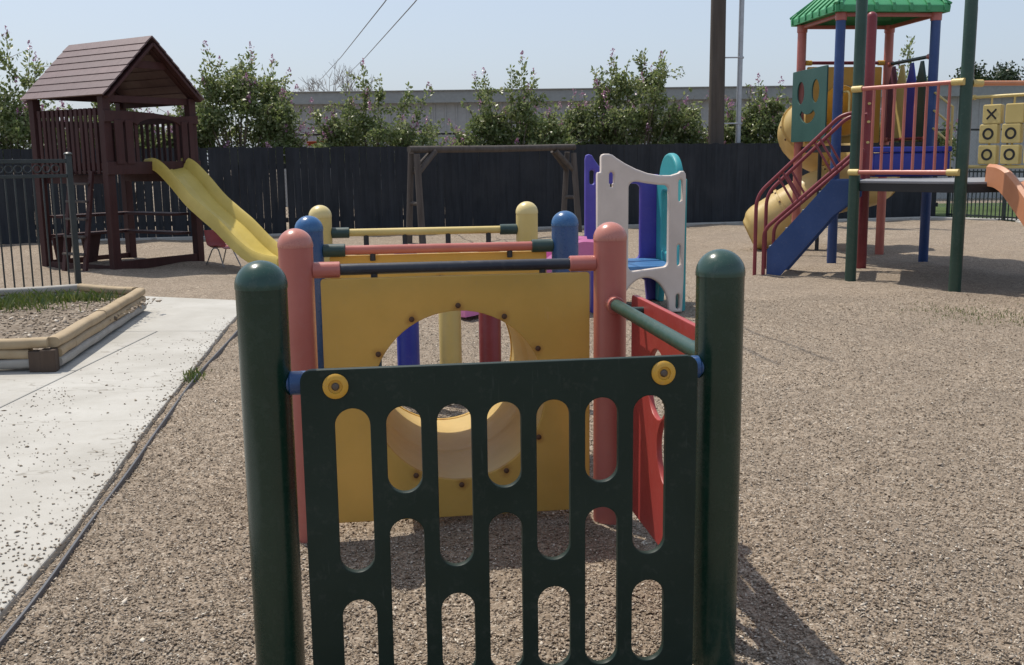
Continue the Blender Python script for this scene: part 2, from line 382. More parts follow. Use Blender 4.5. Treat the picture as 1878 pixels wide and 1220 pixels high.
def pebbles(name, xy, size, mat, zf, flat=.55):
    n = len(xy); base = np.array([(1, 0, 0), (-1, 0, 0), (0, 1, 0), (0, -1, 0), (0, 0, 1), (0, 0, -1)], float)
    fs = np.array([(0, 2, 4), (2, 1, 4), (1, 3, 4), (3, 0, 4), (2, 0, 5), (1, 2, 5), (3, 1, 5), (0, 3, 5)])
    s = size*np.exp(rng.normal(0, .33, n)); sc3 = np.stack([s*rng.uniform(.8, 1.5, n), s*rng.uniform(.6, 1.0, n), s*flat*rng.uniform(.5, 1.1, n)], -1)
    P = base[None]*sc3[:, None]*(1+rng.normal(0, .18, (n, 6, 1)))
    a = rng.uniform(0, 6.28, n); b = rng.normal(0, .4, n)
    x, y, z = P[..., 0], P[..., 1], P[..., 2]
    x, z = x*np.cos(b)[:, None]+z*np.sin(b)[:, None], -x*np.sin(b)[:, None]+z*np.cos(b)[:, None]
    x, y = x*np.cos(a)[:, None]-y*np.sin(a)[:, None], x*np.sin(a)[:, None]+y*np.cos(a)[:, None]
    P = np.stack([x+xy[:, 0:1], y+xy[:, 1:2], z+zf(xy[:, 0], xy[:, 1])[:, None]], -1).reshape(-1, 3)
    F = (np.arange(n)[:, None, None]*6+fs[None]).reshape(-1, 3)
    return npmesh(name, P, F, mat, k=3)
def pathx(y): return np.interp(y, er[:, 1], er[:, 0])
def sample(n, y0, y1, pw, lo, hi):
    y = y0+(y1-y0)*rng.uniform(0, 1, n)**pw
    l, h_ = lo(y), hi(y); return np.stack([l+(h_-l)*rng.uniform(0, 1, n), y], -1)
xy = sample(235000, 2.15, 10.5, 2.3, lambda y: np.maximum(pathx(y)+.02, -.56*y), lambda y: .56*y+.6)
tag(pebbles('gravel', xy, .0042, 'pebble', lambda x, y: (gh(x, y)+rough(x, y))*np.clip((x-pathx(y))/.05, 0, 1)+.004, .42), kind='stuff')
xy = np.concatenate([sample(520, 2.5, 8.4, 1.4, lambda y: np.maximum(-3.0, -.55*y), lambda y: pathx(y)-.01),
                     sample(380, 2.6, 6.5, 1.2, lambda y: np.maximum(-3.0, -.55*y), lambda y: np.minimum(-.44*y, pathx(y)-.02))])
q = pathx(xy[:, 1])-xy[:, 0]
xy2 = sample(1000, 2.4, 9.5, 1.3, lambda y: pathx(y)-.20*rng.uniform(0, 1, len(y))**2-.005, lambda y: pathx(y)+.03)
tag(pebbles('path_litter', np.concatenate([xy, xy2]), .0052, 'litter', lambda x, y: 0*x+.013, .45), kind='stuff')
xy = np.stack([rng.uniform(-5, -3.35, 1500), rng.uniform(7.2, 9.9, 1500)], -1)
tag(pebbles('soil_stones', xy, .014, 'pebble', lambda x, y: 0*x+.138, .6), kind='stuff')

def blades(name, pts, hmin, hmax, zf=0.0, wd=.006):
    n = len(pts); h_ = rng.uniform(hmin, hmax, n); a = rng.uniform(0, 6.28, n); lean = rng.uniform(.1, .8, n)*h_
    dx, dy = np.cos(a), np.sin(a); px, py = -dy*wd, dx*wd
    z0 = np.full(n, zf)
    A0 = np.stack([pts[:, 0]-px, pts[:, 1]-py, z0], -1); B0 = np.stack([pts[:, 0]+px, pts[:, 1]+py, z0], -1)
    M1 = np.stack([pts[:, 0]+dx*lean*.4+px*.7, pts[:, 1]+dy*lean*.4+py*.7, z0+h_*.65], -1)
    T = np.stack([pts[:, 0]+dx*lean, pts[:, 1]+dy*lean, z0+h_], -1)
    Vv = np.stack([A0, B0, M1, T], 1).reshape(-1, 3)
    return npmesh(name, Vv, np.arange(n*4).reshape(-1, 4), 'grass')
def blob(n, cx, cy, sx, sy): return np.stack([rng.normal(cx, sx, n), rng.normal(cy, sy, n)], -1)
p = np.concatenate([blob(600, -4.45, 9.8, .26, .13), blob(500, -4.85, 9.5, .2, .18), blob(150, -4.0, 9.8, .12, .06), blob(200, -4.6, 9.25, .3, .12)])
tag(blades('planter_grass', p[(p[:, 1] < 10.1) & (p[:, 0] < -3.72)], .025, .12, .13), kind='stuff')
tag(blades('weeds', np.concatenate([blob(70, -2.17, 6.85, .035, .06), blob(30, -2.12, 6.7, .03, .05)]), .015, .06, 0), kind='stuff')
p = np.concatenate([blob(700, 4.65, 8.85, .45, .32), blob(400, 4.2, 9.3, .4, .28), blob(60, 3.9, 15.9, .4, .25), blob(30, 4.5, 15.4, .3, .2)])
tag(blades('grass_patch', p, .008, .03, -.004, .0035), kind='stuff')

o = MB().sweep(catmull([(-1.47, 1.6, .020), (-1.545, 2.9, .021), (-1.695, 3.95, .021), (-1.795, 4.65, .021), (-1.93, 5.5, .021), (-2.13, 6.83, .020), (-2.33, 8.58, .020), (-2.58, 10.4, .019)], 14),
    [(-.0075, -.06), (.0075, -.06), (.0075, -.010), (.004, -.004), (-.004, -.004), (-.0075, -.010)]).build('garden_edging', 'edging')
tag(o, 'thin black rubber edging strip between the concrete path and the gravel', 'edging')

# ------------------------------------------------------------------ small foreground play structure
S = thing('toddler_play_structure', 'small crawl through play structure of domed posts and panels in the foreground', 'play structure', (-.0351, 2.6366, 0), .1367)
HW, PR, TOP = .595, .0635, 1.178
ROWS = [0, 1.2635, 2.1857, 3.3684]
for v, mat, lb in zip(ROWS, ('green', 'coral', 'blue', 'cream'), ('dark green', 'coral red', 'blue', 'pale yellow')):
    for s in (-1, 1):
        seam = TOP-PR-.004
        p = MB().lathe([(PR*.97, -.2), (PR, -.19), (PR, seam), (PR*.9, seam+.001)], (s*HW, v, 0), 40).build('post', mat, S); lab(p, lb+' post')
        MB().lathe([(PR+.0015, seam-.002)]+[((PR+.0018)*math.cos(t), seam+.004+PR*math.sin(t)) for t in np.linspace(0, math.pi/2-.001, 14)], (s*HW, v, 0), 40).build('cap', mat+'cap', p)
def rail(v, z, mat, cmat, r=.0215, lb=None, cl=.10):
    o = MB().tube([(-HW+PR*.7, v, z), (HW-PR*.7, v, z)], r, 18).build('rail', mat, S)
    if lb: lab(o, lb)
    for s in (-1, 1):
        x = s*(HW-PR*.9); MB().lathe([(.026, 0), (.0305, .004), (.0305, cl), (.028, cl+.003), (r, cl+.003)] if s < 0 else [(r, -cl-.003), (.028, -cl-.003), (.0305, -cl), (.0305, -.004), (.026, 0)], (x, v, z), 20, 'x').build('clamp', cmat, o)
    return o
rail(-.012, .866, 'blue', 'blue', .025, 'blue rail', .06)
rl = rail(ROWS[1], 1.021, 'rail_black', 'coral', lb='black rail')
for u in (-.31, .33): MB().lathe([(.013, .965), (.013, 1.005)], (u, ROWS[1], 0), 12).build('bracket', 'black', rl)
rl = rail(ROWS[2], 1.016, 'coral', 'clampgreen', lb='coral rail')
for u in (-.31, .33): MB().lathe([(.013, .965), (.013, 1.0)], (u, ROWS[2], 0), 12).build('bracket', 'black', rl)
rl = rail(ROWS[3], 1.018, 'cream', 'clampgreen', lb='pale yellow rail')
for u, mat in ((-.34, 'towergreen'), (-.118, 'royal'), (.131, 'cream'), (.367, 'crimson')):
    c = MB().lathe([(.01, .075), (.05, .08), (.066, .10), (.066, .90), (.05, .925), (.01, .93)], (u, ROWS[3], 0), 24).build('picket', mat, S)
    MB().tube([(u, ROWS[3], .90), (u, ROWS[3], 1.005)], .015, 12).build('bracket', 'black', c)
rail(ROWS[3], .06, 'cream', 'clampgreen', lb='low pale yellow rail')

F0 = ((0, -.082, 0), (1, 0, 0), (0, 0, 1))
holes = []
for i in range(7):
    u = -.381+.127*i; hw = .0435
    for z0, z1 in (((.383, .812), (.08, .308)) if i % 2 == 0 else ((.587, .812), (.08, .518))):
        holes.append(arc(u, z1-hw, hw, hw, 0, 180)+arc(u, z0+hw, hw, hw, 180, 360))
pn = lab(plate('slotted_panel', rrect(-.505, .012, .508, .913, .03), holes, .022, 'greenpanel', S, F0, .003), 'dark green panel with two rows of long slots')
for u in (-.419, .415):
    wv = MB().lathe([(.0315, -.0), (.0315, -.005), (.026, -.010), (.018, -.011), (.016, -.006), (.0, -.005)], (u, -.093, .871), 28, 'y').build('washer', 'washer', pn)
    MB().lathe([(.010, 0), (.010, -.003), (.006, -.0075), (0, -.008)], (u, -.0985, .871), 12, 'y').build('bolt', 'bolt', wv)
HZ, HR = .525, .332
for v, w0 in ((ROWS[1]-.022, -1), (ROWS[2]+.022, 1)):
    pn = lab(plate('tunnel_panel', rrect(-.508, .045, .508, .99, .012), [circ(0, HZ, HR, n=64)], .022, 'tunnelboard', S, ((0, v, 0), (1, 0, 0), (0, 0, 1)), .003), 'yellow panel with round tunnel opening')
    for k in range(12):
        a = R(30*k); b = MB()
        b.lathe([(.0105, 0), (.0105, -.003), (.007, -.006), (0, -.007)], (.352*math.sin(a), v-.011, HZ+.352*math.cos(a)), 12, 'y').build('bolt', 'rust', pn)
v0, v1 = ROWS[1]-.010, ROWS[2]+.012
pr = []
for k in range(25):
    v = v0+(v1-v0)*k/24; pr.append((HR+.004+(.016*math.exp(-((k-12)/1.4)**2)), v))
MB().lathe(pr+[(r_+.006, v) for r_, v in reversed(pr)], (0, 0, HZ), 64, 'y').build('crawl_tunnel', 'tubeyellow', S)
gr = MB().tube([(HW, .05, .868), (HW, ROWS[1]-.05, .868)], .0235, 18).build('side_rail', 'towergreen', S)
for v, d in ((PR*.75, 1), (ROWS[1]-PR*.75, -1)):
    MB().lathe([(.028, 0), (.033, .004), (.033, .055), (.031, .06), (.022, .06)] if d > 0 else [(.022, -.06), (.031, -.06), (.033, -.055), (.033, -.004), (.028, 0)], (HW, v, .868), 20, 'y').build('clamp', 'coral', gr)
for v in (.30, 1.02): MB().tube([(HW, v, .868), (.665, v, .868)], .013, 12).build('bracket', 'clampgreen', gr)
UR = .672
shape = [circ(.83, .63, .125), circ(.70, .41, .12), circ(.36, .62, .125), circ(.46, .36, .11), circ(.25, .24, .085)]
lab(plate('side_panel', rrect(.07, .05, 1.19, .905, .02), shape, .02, 'red', S, ((UR, 0, 0), (0, 1, 0), (0, 0, 1)), .003), 'red panel with round holes')

# ------------------------------------------------------------------ brown playhouse with yellow wave slide
PH = thing('playhouse', 'brown wooden playhouse on stilts with plank gable roof and yellow wave slide', 'playhouse', (-5.36, 13.93, 0), math.atan2(.838, .545))
WX, WY, P_ = 1.42, 1.55, .115       # local x along the front, local y away from it
posts = {}
for nm, x, y, zt in (('a', 0, 0, 2.335), ('b', WX, 0, 2.335), ('c', 0, WY, 2.335), ('d', WX, WY, 2.335)):
    MB().box((x, y, zt/2-.1), (P_, P_, zt+.2)).build('post', 'brown', PH, bevel=.006)
dk = MB()
for k in range(11): dk.box((WX/2, WY*(k+.5)/11, 1.31), (WX-.125, WY/11-.008, .035))
dk.build('deck', 'brown', PH, bevel=.003)
fr = MB(); 
for x in (0, WX): fr.box((x+(.07 if x == 0 else -.07), WY/2, 1.23), (.03, WY-.12, .12))
for y in (0, WY): fr.box((WX/2, y+(-.073 if y == 0 else .073), 1.375), (WX+.13, .03, .17))
fr.build('deck_frame', 'brown', PH, bevel=.004)
# front boards: shaped header, bottom board, wide boards either side of the slide opening
hdr = [( -.06, 1.985)]+[(.36, 1.985)]+arc(.80, 1.93, .36, .115, 170, 10, 14)+[(WX-.2, 1.985), (WX+.06, 1.985), (WX+.06, 2.10)]+[(WX*.75, 2.075), (WX*.5, 2.115), (WX*.2, 2.13), (-.06, 2.13)]
plate('front_header', hdr, [], .03, 'brown', PH, ((0, -.075, 0), (1, 0, 0), (0, 0, 1)), .003)
for x, wd in ((.135, .13), (.30, .12), (1.22, .10), (1.335, .07), (.43, .05), (1.12, .05)):
    MB().box((x, -.092 if wd > .06 else -.06, 1.72), (wd, .022, .58)).build('front_board', 'brown', PH, bevel=.003)
def pickets(y_, x0, x1, n, z0, z1, along='x', wd=.055):
    m = MB()
    for k in range(n):
        x = x0+(x1-x0)*(k+.5)/n
        m.box((x, y_, (z0+z1)/2) if along == 'x' else (y_, x, (z0+z1)/2), (wd, .02, z1-z0) if along == 'x' else (.02, wd, z1-z0))
    return m
sl = pickets(-.035, .1, WY-.1, 13, 1.30, 2.17, 'y', .062)
sl.box((-.012, WY/2, 2.12), (.025, WY-.12, .09)); sl.box((-.012, WY/2, 1.40), (.025, WY-.12, .09)); sl.build('side_railing', 'brown', PH, bevel=.003)
sl = pickets(WX+.035, .1, WY-.1, 11, 1.30, 2.10, 'y'); sl.box((WX+.012, WY/2, 2.05), (.025, WY-.12, .09)); sl.box((WX+.012, WY/2, 1.40), (.025, WY-.12, .09)); sl.build('side_railing', 'brown', PH, bevel=.003)
sl = pickets(WY+.035, .1, WX-.1, 10, 1.30, 2.05); sl.box((WX/2, WY+.012, 2.0), (WX-.12, .025, .09)); sl.build('back_railing', 'brown', PH, bevel=.003)
# roof: lapped planks on two slopes
EV0, EV1, RX, RZ, EZ, OY = -.10, 1.56, .73, 3.14, 2.33, .15
roof = MB()
nc = 8
for s, ex in ((-1, EV0), (1, EV1)):
    for k in range(nc):
        t0, t1 = k/nc, (k+1.06)/nc
        lift = .016
        p0 = Vector((RX+(ex-RX)*t0, 0, RZ+(EZ-RZ)*t0)); p1 = Vector((RX+(ex-RX)*t1, 0, RZ+(EZ-RZ)*t1))
        nrm = Vector((-(EZ-RZ), 0, (ex-RX))).normalized(); nrm = nrm if nrm.z > 0 else -nrm
        a, b = p0+nrm*.006, p1+nrm*lift
        vs = [Vector((q.x, y, q.z))+n_ for y in (-OY, WY+OY) for q, n_ in ((a, Vector()), (b, Vector()), (b, -nrm*.018), (a, -nrm*.018))]
        roof.add(vs, [(0, 1, 2, 3), (7, 6, 5, 4), (0, 4, 5, 1), (1, 5, 6, 2), (2, 6, 7, 3), (3, 7, 4, 0)])
roof.build('roof', 'shingle', PH, smooth=False)
for y in (-OY+.03, .0, WY, WY+OY-.03):
    for ex in (EV0+.06, EV1-.06):
        MB().beam((RX, y, RZ-.105), (ex, y, EZ-.03), .035, .10, (0, 1, 0)).build('rafter', 'brown', PH, bevel=.003)
MB().box((RX, -.03, 2.76), (.56, .03, .10)).build('collar_tie', 'brown', PH, bevel=.003)
gb = MB()
for k in range(6):
    z = 2.34+.12*k; hw = max(.05, (RZ-z-.16)/(RZ-EZ)*.81)
    gb.box((RX, WY-.02+.004*(k % 2), z+.055), (2*hw, .02, .118))
gb.build('gable_boards', 'brown', PH, bevel=.002)
MB().box((WX/2, .0, 2.29), (WX-.12, .04, .09)).build('tie_beam', 'brown', PH, bevel=.003)
MB().box((WX, WY/2, 2.30), (.04, WY-.12, .09)).build('tie_beam', 'brown', PH, bevel=.003)
MB().box((WX/2+.06, -.02, .045), (WX+.0, .05, .16)).build('sandbox_board', 'brown', PH, bevel=.005)
MB().box((WX/2, WY, .03), (WX-.12, .04, .1)).build('sandbox_board', 'brown', PH, bevel=.005)
MB().box((0, WY/2, .02), (.04, WY-.12, .09)).build('sandbox_board', 'brown', PH, bevel=.005)
bench = MB(); bench.box((WX/2, WY-.16, .43), (WX-.12, .24, .035)); bench.box((WX-.16, WY/2-.08, .425), (.24, WY-.36, .035)); bench.build('bench_board', 'brown', PH, bevel=.004)
ct = MB(); ct.box((WX/2, WY-.19, .70), (WX-.12, .30, .035)); ct.box((WX-.19, WY/2-.10, .702), (.30, WY-.42, .035)); ct.build('table_board', 'brown', PH, bevel=.004)
for x, y in ((.16, WY-.16), (.62, WY-.16)):
    MB().add([(x-.09, y-.02, -.05), (x+.05, y-.02, -.05), (x+.16, y-.02, .41), (x-.16, y-.02, .41), (x-.09, y+.02, -.05), (x+.05, y+.02, -.05), (x+.16, y+.02, .41), (x-.16, y+.02, .41)],
        [(0, 1, 2, 3), (7, 6, 5, 4), (0, 4, 5, 1), (1, 5, 6, 2), (2, 6, 7, 3), (3, 7, 4, 0)]).build('bench_leg', 'brown', PH, smooth=False)
ld = MB()
for y in (.26, .72): ld.beam((-.30, y, -.05), (-.075, y, 1.34), .04, .075, (0, 1, 0))
ld = ld.build('ladder', 'brown', PH, bevel=.004)
for k in range(5):
    z = .23+.235*k; x = -.30+.225*(z+.05)/1.39
    MB().box((x-.01, .49, z), (.11, .44, .028)).build('rung', 'oldwood', ld, bevel=.004)
# the slide leaves the front towards -y
sp = catmull([(0.96, .10, 1.33), (.96, -.12, 1.33), (.96, -.40, 1.14), (.96, -.72, .87), (.96, -1.0, .69), (.96, -1.28, .52), (.96, -1.58, .30), (.96, -1.85, .15), (.96, -2.15, .085), (.96, -2.4, .07)], 8)
wd = .29
prof = [(-wd-.035, .0), (-wd-.03, .12), (-wd+.0, .165), (-wd+.045, .13), (-wd+.085, .03), (-.03, .004), (0, .014), (.03, .004), (wd-.085, .03), (wd-.045, .13), (wd, .165), (wd+.03, .12), (wd+.035, 0),
        (wd+.012, 0), (wd+.005, .09), (wd-.03, .04), (wd-.075, .005), (0, -.018), (-wd+.075, .005), (-wd+.03, .04), (-wd-.005, .09), (-wd-.012, 0)]
sl = MB(); sl.sweep(sp, prof); so = sl.build('wave_slide', 'slideyellow', PH)

# ------------------------------------------------------------------ red school chair under the slide
CH = thing('school_chair', 'small red shell school chair with thin metal legs under the slide', 'chair', (-4.10, 14.62, 0), R(-35))
sh = []
cross = [(-.16, .03), (-.10, .0), (0, -.006), (.10, 0), (.16, .03)]
pth = catmull([(.17, 0, .245), (.10, 0, .262), (-.08, 0, .252), (-.145, 0, .285), (-.17, 0, .37), (-.195, 0, .49)], 6)
m = MB(); m.sweep(pth, cross+[(x, z-.009) for x, z in reversed(cross)], up=(0, 0, 1)); m.build('shell', 'chairred', CH)
for s in (-1, 1):
    MB().tube(fillet([(.20, s*.15, -.02), (.06, s*.12, .245), (-.05, s*.12, .245), (-.19, s*.15, -.02)], .05), .009, 8).build('leg', 'steel', CH)

# ------------------------------------------------------------------ iron fence at the left
IF = thing('iron_fence', 'dark green iron picket fence with ringed top rail beside the planter', 'fence', (-5.15, 12.19, 0), math.atan2(-.61, -.79))
MB().box((0, 0, .74), (.062, .062, 1.6)).build('post', 'iron', IF, bevel=.004)
MB().lathe([(.048, 0), (.05, .012), (.035, .028), (0, .035)], (0, 0, 1.54), 16).build('post_cap', 'iron', IF)
for z, hh in ((1.47, .045), (1.30, .04)): MB().box((1.05, 0, z), (2.04, .04, hh)).build('fence_rail', 'iron', IF, bevel=.003)
for k in range(20):
    x = .1+.1*k
    MB().box((x, 0, .655), (.017, .017, 1.26)).build('picket', 'iron', IF, bevel=.002)
    MB().tube([(x+.05+.042*math.cos(t), 0, 1.384+.042*math.sin(t)) for t in np.linspace(0, 2*math.pi, 15)], .0085, 6).build('ring', 'iron', IF)
MB().box((2.05, 0, .74), (.062, .062, 1.6)).build('post', 'iron', IF, bevel=.004)

# ------------------------------------------------------------------ log planter
PL = thing('timber_planter', 'raised planter of stacked rounded landscape timbers beside the concrete path', 'planter')
def timber(p, q, z, mat, wd=.10, ht=.072):
    p, q = Vector((*p, z)), Vector((*q, z)); n = 12
    prof = [(wd/2*math.copysign(abs(math.cos(t))**.6, math.cos(t)), ht/2*math.copysign(abs(math.sin(t))**.75, math.sin(t))) for t in np.linspace(0, 2*math.pi, n*2+1)[:-1]]
    L = (q-p).length; k = max(2, int(L/.25)); return MB().sweep([p+(q-p)*i/k+Vector((0, 0, .004*math.sin(i*2.1+z*40))) for i in range(k+1)], prof).build('timber', mat, PL)
FR, BR, B1, B2, FL, FL2 = (-3.20, 7.06), (-3.60, 9.92), (-4.35, 10.33), (-5.25, 9.95), (-5.5, 6.92), (-3.28, 7.05)
for i, z in enumerate((.060, .131, .202)):
    mt = 'greytimber' if i == 0 else 'timber'
    if i == 1:
        mid = tuple(FR[j]+(BR[j]-FR[j])*.14 for j in (0, 1)); timber((FR[0]+.0, FR[1]+.03), mid, z, mt); timber(tuple(mid[j]+(BR[j]-FR[j])*.003 for j in (0, 1)), BR, z, mt)
    elif i == 2:
        mid = tuple(FR[j]+(BR[j]-FR[j])*.46 for j in (0, 1)); timber(FR, mid, z, mt); timber(tuple(mid[j]+(BR[j]-FR[j])*.003 for j in (0, 1)), BR, z, mt)
    else: timber((FR[0], FR[1]+.02), BR, z, mt)
    timber((FR[0]-(.02 if i == 2 else .155), FR[1]), FL, z+.001, mt)
    timber((BR[0]-.06, BR[1]+.04), B1, z, 'timber'); timber((B1[0]-.02, B1[1]), B2, z-.003, 'greytimber'); timber(B2, FL, z, mt)
MB().box((-3.215, 7.035, .085), (.10, .10, .155), R(8)).build('corner_block', 'darktimber', PL, bevel=.006)
MB().box((-3.30, 7.03, .08), (.085, .09, .145), R(3)).build('corner_block', 'darktimber', PL, bevel=.006)

# ------------------------------------------------------------------ log swing frame
SW = thing('swing_frame', 'empty weathered log swing frame standing before the dark fence', 'swing frame')
b0, b1 = Vector((-1.74, 18.05, 1.62)), Vector((1.26, 20.45, 1.655)); d = (b1-b0).normalized(); pe = Vector((.62, -.785, 0))
MB().tube([b0, b0*.5+b1*.5+Vector((0, 0, -.012)), b1], .062, 14).build('beam', 'oldwood', SW)
for q, s in ((b0+d*.10, 1), (b1-d*.10, -1)):
    q = Vector((q.x, q.y, 0))
    f0, f1 = q+pe*.24-d*s*.02, q+pe*.09; r0, r1 = q-pe*.24, q-pe*.09
    MB().tube([f0+Vector((0, 0, -.1)), f1+Vector((0, 0, 1.54))], [.062, .056], 14).build('leg', 'oldwood', SW)
    MB().tube([r0+Vector((0, 0, -.1)), r1+Vector((0, 0, 1.56))], [.058, .052], 14).build('leg', 'oldwood', SW)
    MB().tube([f0*.6+f1*.4+Vector((0, 0, .69)), r0*.6+r1*.4+Vector((0, 0, .69))], .035, 12).build('crossbar', 'oldwood', SW)
    MB().tube([q+pe*.10+d*s*.02+Vector((0, 0, 1.22)), q+pe*.05+d*s*.42+Vector((0, 0, 1.585))], .048, 12).build('brace', 'oldwood', SW)
    MB().tube([q-pe*.10+d*s*.02+Vector((0, 0, 1.22)), q-pe*.05+d*s*.42+Vector((0, 0, 1.585))], .044, 12).build('brace', 'oldwood', SW)

# ------------------------------------------------------------------ plastic toddler climber with pink slide
CL = thing('plastic_climber', 'plastic climbing cube with bone, purple and teal walls and a pink slide', 'climber', (.80, 9.42, 0), R(8))
# front bone wall: local x to the right, z up
WW = .815
out = [(.0, .0), (.20, .0)]+arc(.44, .02, .225, .31, 178, 2, 24)+[(.68, 0), (WW-.02, 0), (WW-.01, .3), (WW-.005, .75), (WW, 1.22), (WW-.005, 1.275), (WW-.025, 1.30), (WW-.055, 1.30), (WW-.075, 1.283)]
out += [(.67, 1.263), (.56, 1.265), (.45, 1.285), (.34, 1.325), (.24, 1.375), (.16, 1.425), (.125, 1.452), (.09, 1.463), (.05, 1.463), (.025, 1.455), (.015, 1.435), (.015, 1.31), (.01, 1.30), (-.012, 1.298), (-.02, 1.28), (-.018, .6)]
win = arc(.66-.06, .425+.05, .05, .05, -90, 0, 5)+arc(.66-.05, 1.13, .04, .045, 0, 90, 5)+[(.56, 1.177), (.46, 1.19), (.38, 1.205)]+arc(.335, 1.155, .06, .055, 90, 180, 5)+arc(.325, .445, .05, .05, 180, 270, 5)
slot = [arc(.115, 1.27, .022, .03, 0, 180, 8)+[(.093, 1.20), (.103, 1.19), (.103, 1.165), (.127, 1.165), (.127, 1.19), (.137, 1.20)]]
slot += [arc(WW-.055, 1.195, .018, .03, 0, 180, 8)+arc(WW-.055, 1.05, .018, .03, 180, 360, 8), arc(WW-.06, .60, .018, .03, 0, 180, 8)+arc(WW-.06, .46, .018, .03, 180, 360, 8), arc(WW-.065, .14, .018, .03, 0, 180, 8)+arc(WW-.065, .06, .018, .03, 180, 360, 8)]
lab(plate('front_wall', out, [win]+slot, .07, 'white', CL, ((0, 0, 0), (1, 0, 0), (0, 0, 1)), .018), 'bone coloured wall with window and arch')
D_ = .88
out = [(.06, 0), (.16, 0), (.18, .2), (.30, .27), (.55, .27), (.68, .2), (.70, 0), (.84, 0), (.84, 1.24), (.80, 1.26), (.72, 1.262), (.58, 1.262), (.40, 1.27), (.30, 1.30), (.20, 1.35), (.15, 1.42), (.13, 1.455), (.10, 1.465), (.07, 1.455), (.06, 1.41)]
lab(plate('back_wall', out, [rrect(.24, .42, .62, 1.17, .05), rrect(.105, 1.17, .155, 1.31, .022), rrect(.2, .3, .5, .38, .03)], .06, 'purple', CL, ((0, D_, 0), (1, 0, 0), (0, 0, 1)), .015), 'purple wall with window')
out = [(.04, 0), (.16, 0), (.2, .25), (.35, .33), (.55, .33), (.7, .25), (.74, 0), (.84, 0), (.84, 1.20), (.80, 1.25)]+arc(.45, 1.22, .30, .245, 12, 168, 20)+[(.04, 1.22)]
lab(plate('side_wall', out, [rrect(.22, .52, .66, 1.1, .06)], .07, 'teal', CL, ((WW+.0, 0, 0), (0, 1, 0), (0, 0, 1)), .02, .0), 'teal wall with rounded crest')
dk = MB()
for k in range(5): dk.box((.40, .12+.16*k, .405), (.74, .145, .05))
lab(dk.build('deck', 'cubeblue', CL, bevel=.01), 'blue ribbed platform')
out = [(.10, 0), (.18, 0), (.2, .3), (.68, .3), (.7, 0), (.78, 0), (.78, .46), (.10, .46)]
lab(plate('slide_wall', out, [], .05, 'purple', CL, ((-.02, 0, 0), (0, 1, 0), (0, 0, 1)), .012), 'purple wall around slide entry')
wd = .20
prof = [(-wd-.03, -.02), (-wd-.03, .15), (-wd, .175), (-wd+.03, .15), (-wd+.05, .02), (0, .0), (wd-.05, .02), (wd-.03, .15), (wd, .175), (wd+.03, .15), (wd+.03, -.02), (wd-.03, -.025), (0, -.03), (-wd+.03, -.025)]
MB().sweep(catmull([(.02, .44, .50), (-.14, .44, .50), (-.34, .40, .42), (-.65, .30, .24), (-.95, .2, .12), (-1.2, .12, .07), (-1.34, .06, .055)], 7), prof).build('pink_slide', 'pink', CL)

# ------------------------------------------------------------------ big play tower
OX = Vector((4.9, 13.2, 0))
TW = thing('play_tower', 'large metal play tower with green roof, blue stairs, orange slide and spiral tube slide', 'play tower', OX)
def L(p, z=None): v = Vector((p[0], p[1], z if z is not None else (p[2] if len(p) > 2 else 0))); return v-OX
def rt(a): return Vector((math.cos(R(a)), math.sin(R(a)), 0))
HA = Vector((3.92, 11.84, 0)); hx = [HA]
for k in range(5): hx.append(hx[-1]+rt(-53.8+60*k)*1.29)
A_, B_, E_, F_, D1, C_ = hx
def tpost(p, top, mat, lb, dome=True):
    q = L(p); r = .0625
    pr = [(r*.95, -.2), (r, -.19), (r, top-r)]
    if dome: pr += [(r*math.cos(t), top-r+r*math.sin(t)) for t in np.linspace(.1, math.pi/2-.001, 9)]
    else: pr += [(r, top), (0.0, top)]
    return lab(MB().lathe(pr, (q.x, q.y, 0), 28).build('post', mat, TW), lb)
for p, mt, lb, tp in ((A_, 'towergreen', 'dark green post', 3.5), (B_, 'towergreen', 'dark green post', 3.5), (E_, 'towergreen', 'dark green post', 3.5), (F_, 'crimson', 'dark red post', 3.3), (D1, 'crimson', 'dark red post', 3.26), (C_, 'crimson', 'dark red post', 3.15)): tpost(p, tp, mt, lb)
hc = sum(hx, Vector())/6
m = MB(); top = [hc+(p-hc)*.985 for p in hx]
m.add([L(p, 1.135) for p in top]+[L(p, 1.11) for p in top], [tuple(range(6)), tuple(reversed(range(6, 12)))]+[(i, (i+1) % 6, 6+(i+1) % 6, 6+i) for i in range(6)])
m.build('deck', 'deck', TW, smooth=False, bevel=.006)
m = MB(); 
for i in range(6):
    p, q = hc+(hx[i]-hc)*.975, hc+(hx[(i+1) % 6]-hc)*.975
    m.beam(L(p, 1.065), L(q, 1.065), .03, .085)
m.build('deck_skirt', 'deckblack', TW, bevel=.003)
def fence_rail(p, q, z, mat, cmat, r=.024, c=.09, off=0.0, parent=None, name='rail'):
    d = (q-p).normalized(); nrm = Vector((d.y, -d.x, 0))*off
    o = MB().tube([L(p+d*.07+nrm, z), L(q-d*.07+nrm, z)], r, 14).build(name, mat, parent or TW)
    for a, s in ((p, 1), (q, -1)): MB().tube([L(a+d*s*.06+nrm, z), L(a+d*s*(.06+c)+nrm, z)], r+.012, 14).build('clamp', cmat, o)
    return o
d = (B_-A_).normalized(); off = Vector((d.y, -d.x, 0))*.075
rg = MB().tube([L(A_+d*.02+off, 2.150), L(B_-d*.02+off, 2.150)], .024, 14).build('railing', 'coral', TW)
lr = MB().tube([L(A_+d*.0+off, 1.235), L(B_-d*.0+off, 1.235)], .026, 14).build('low_rail', 'coral', rg)
for z in (2.150, 1.235):
    for a, s in ((A_, 1), (B_, -1)):
        MB().tube([L(a+off-d*s*.02, z), L(a+off+d*s*.11, z)], .036, 14).build('clamp', 'cream', rg)
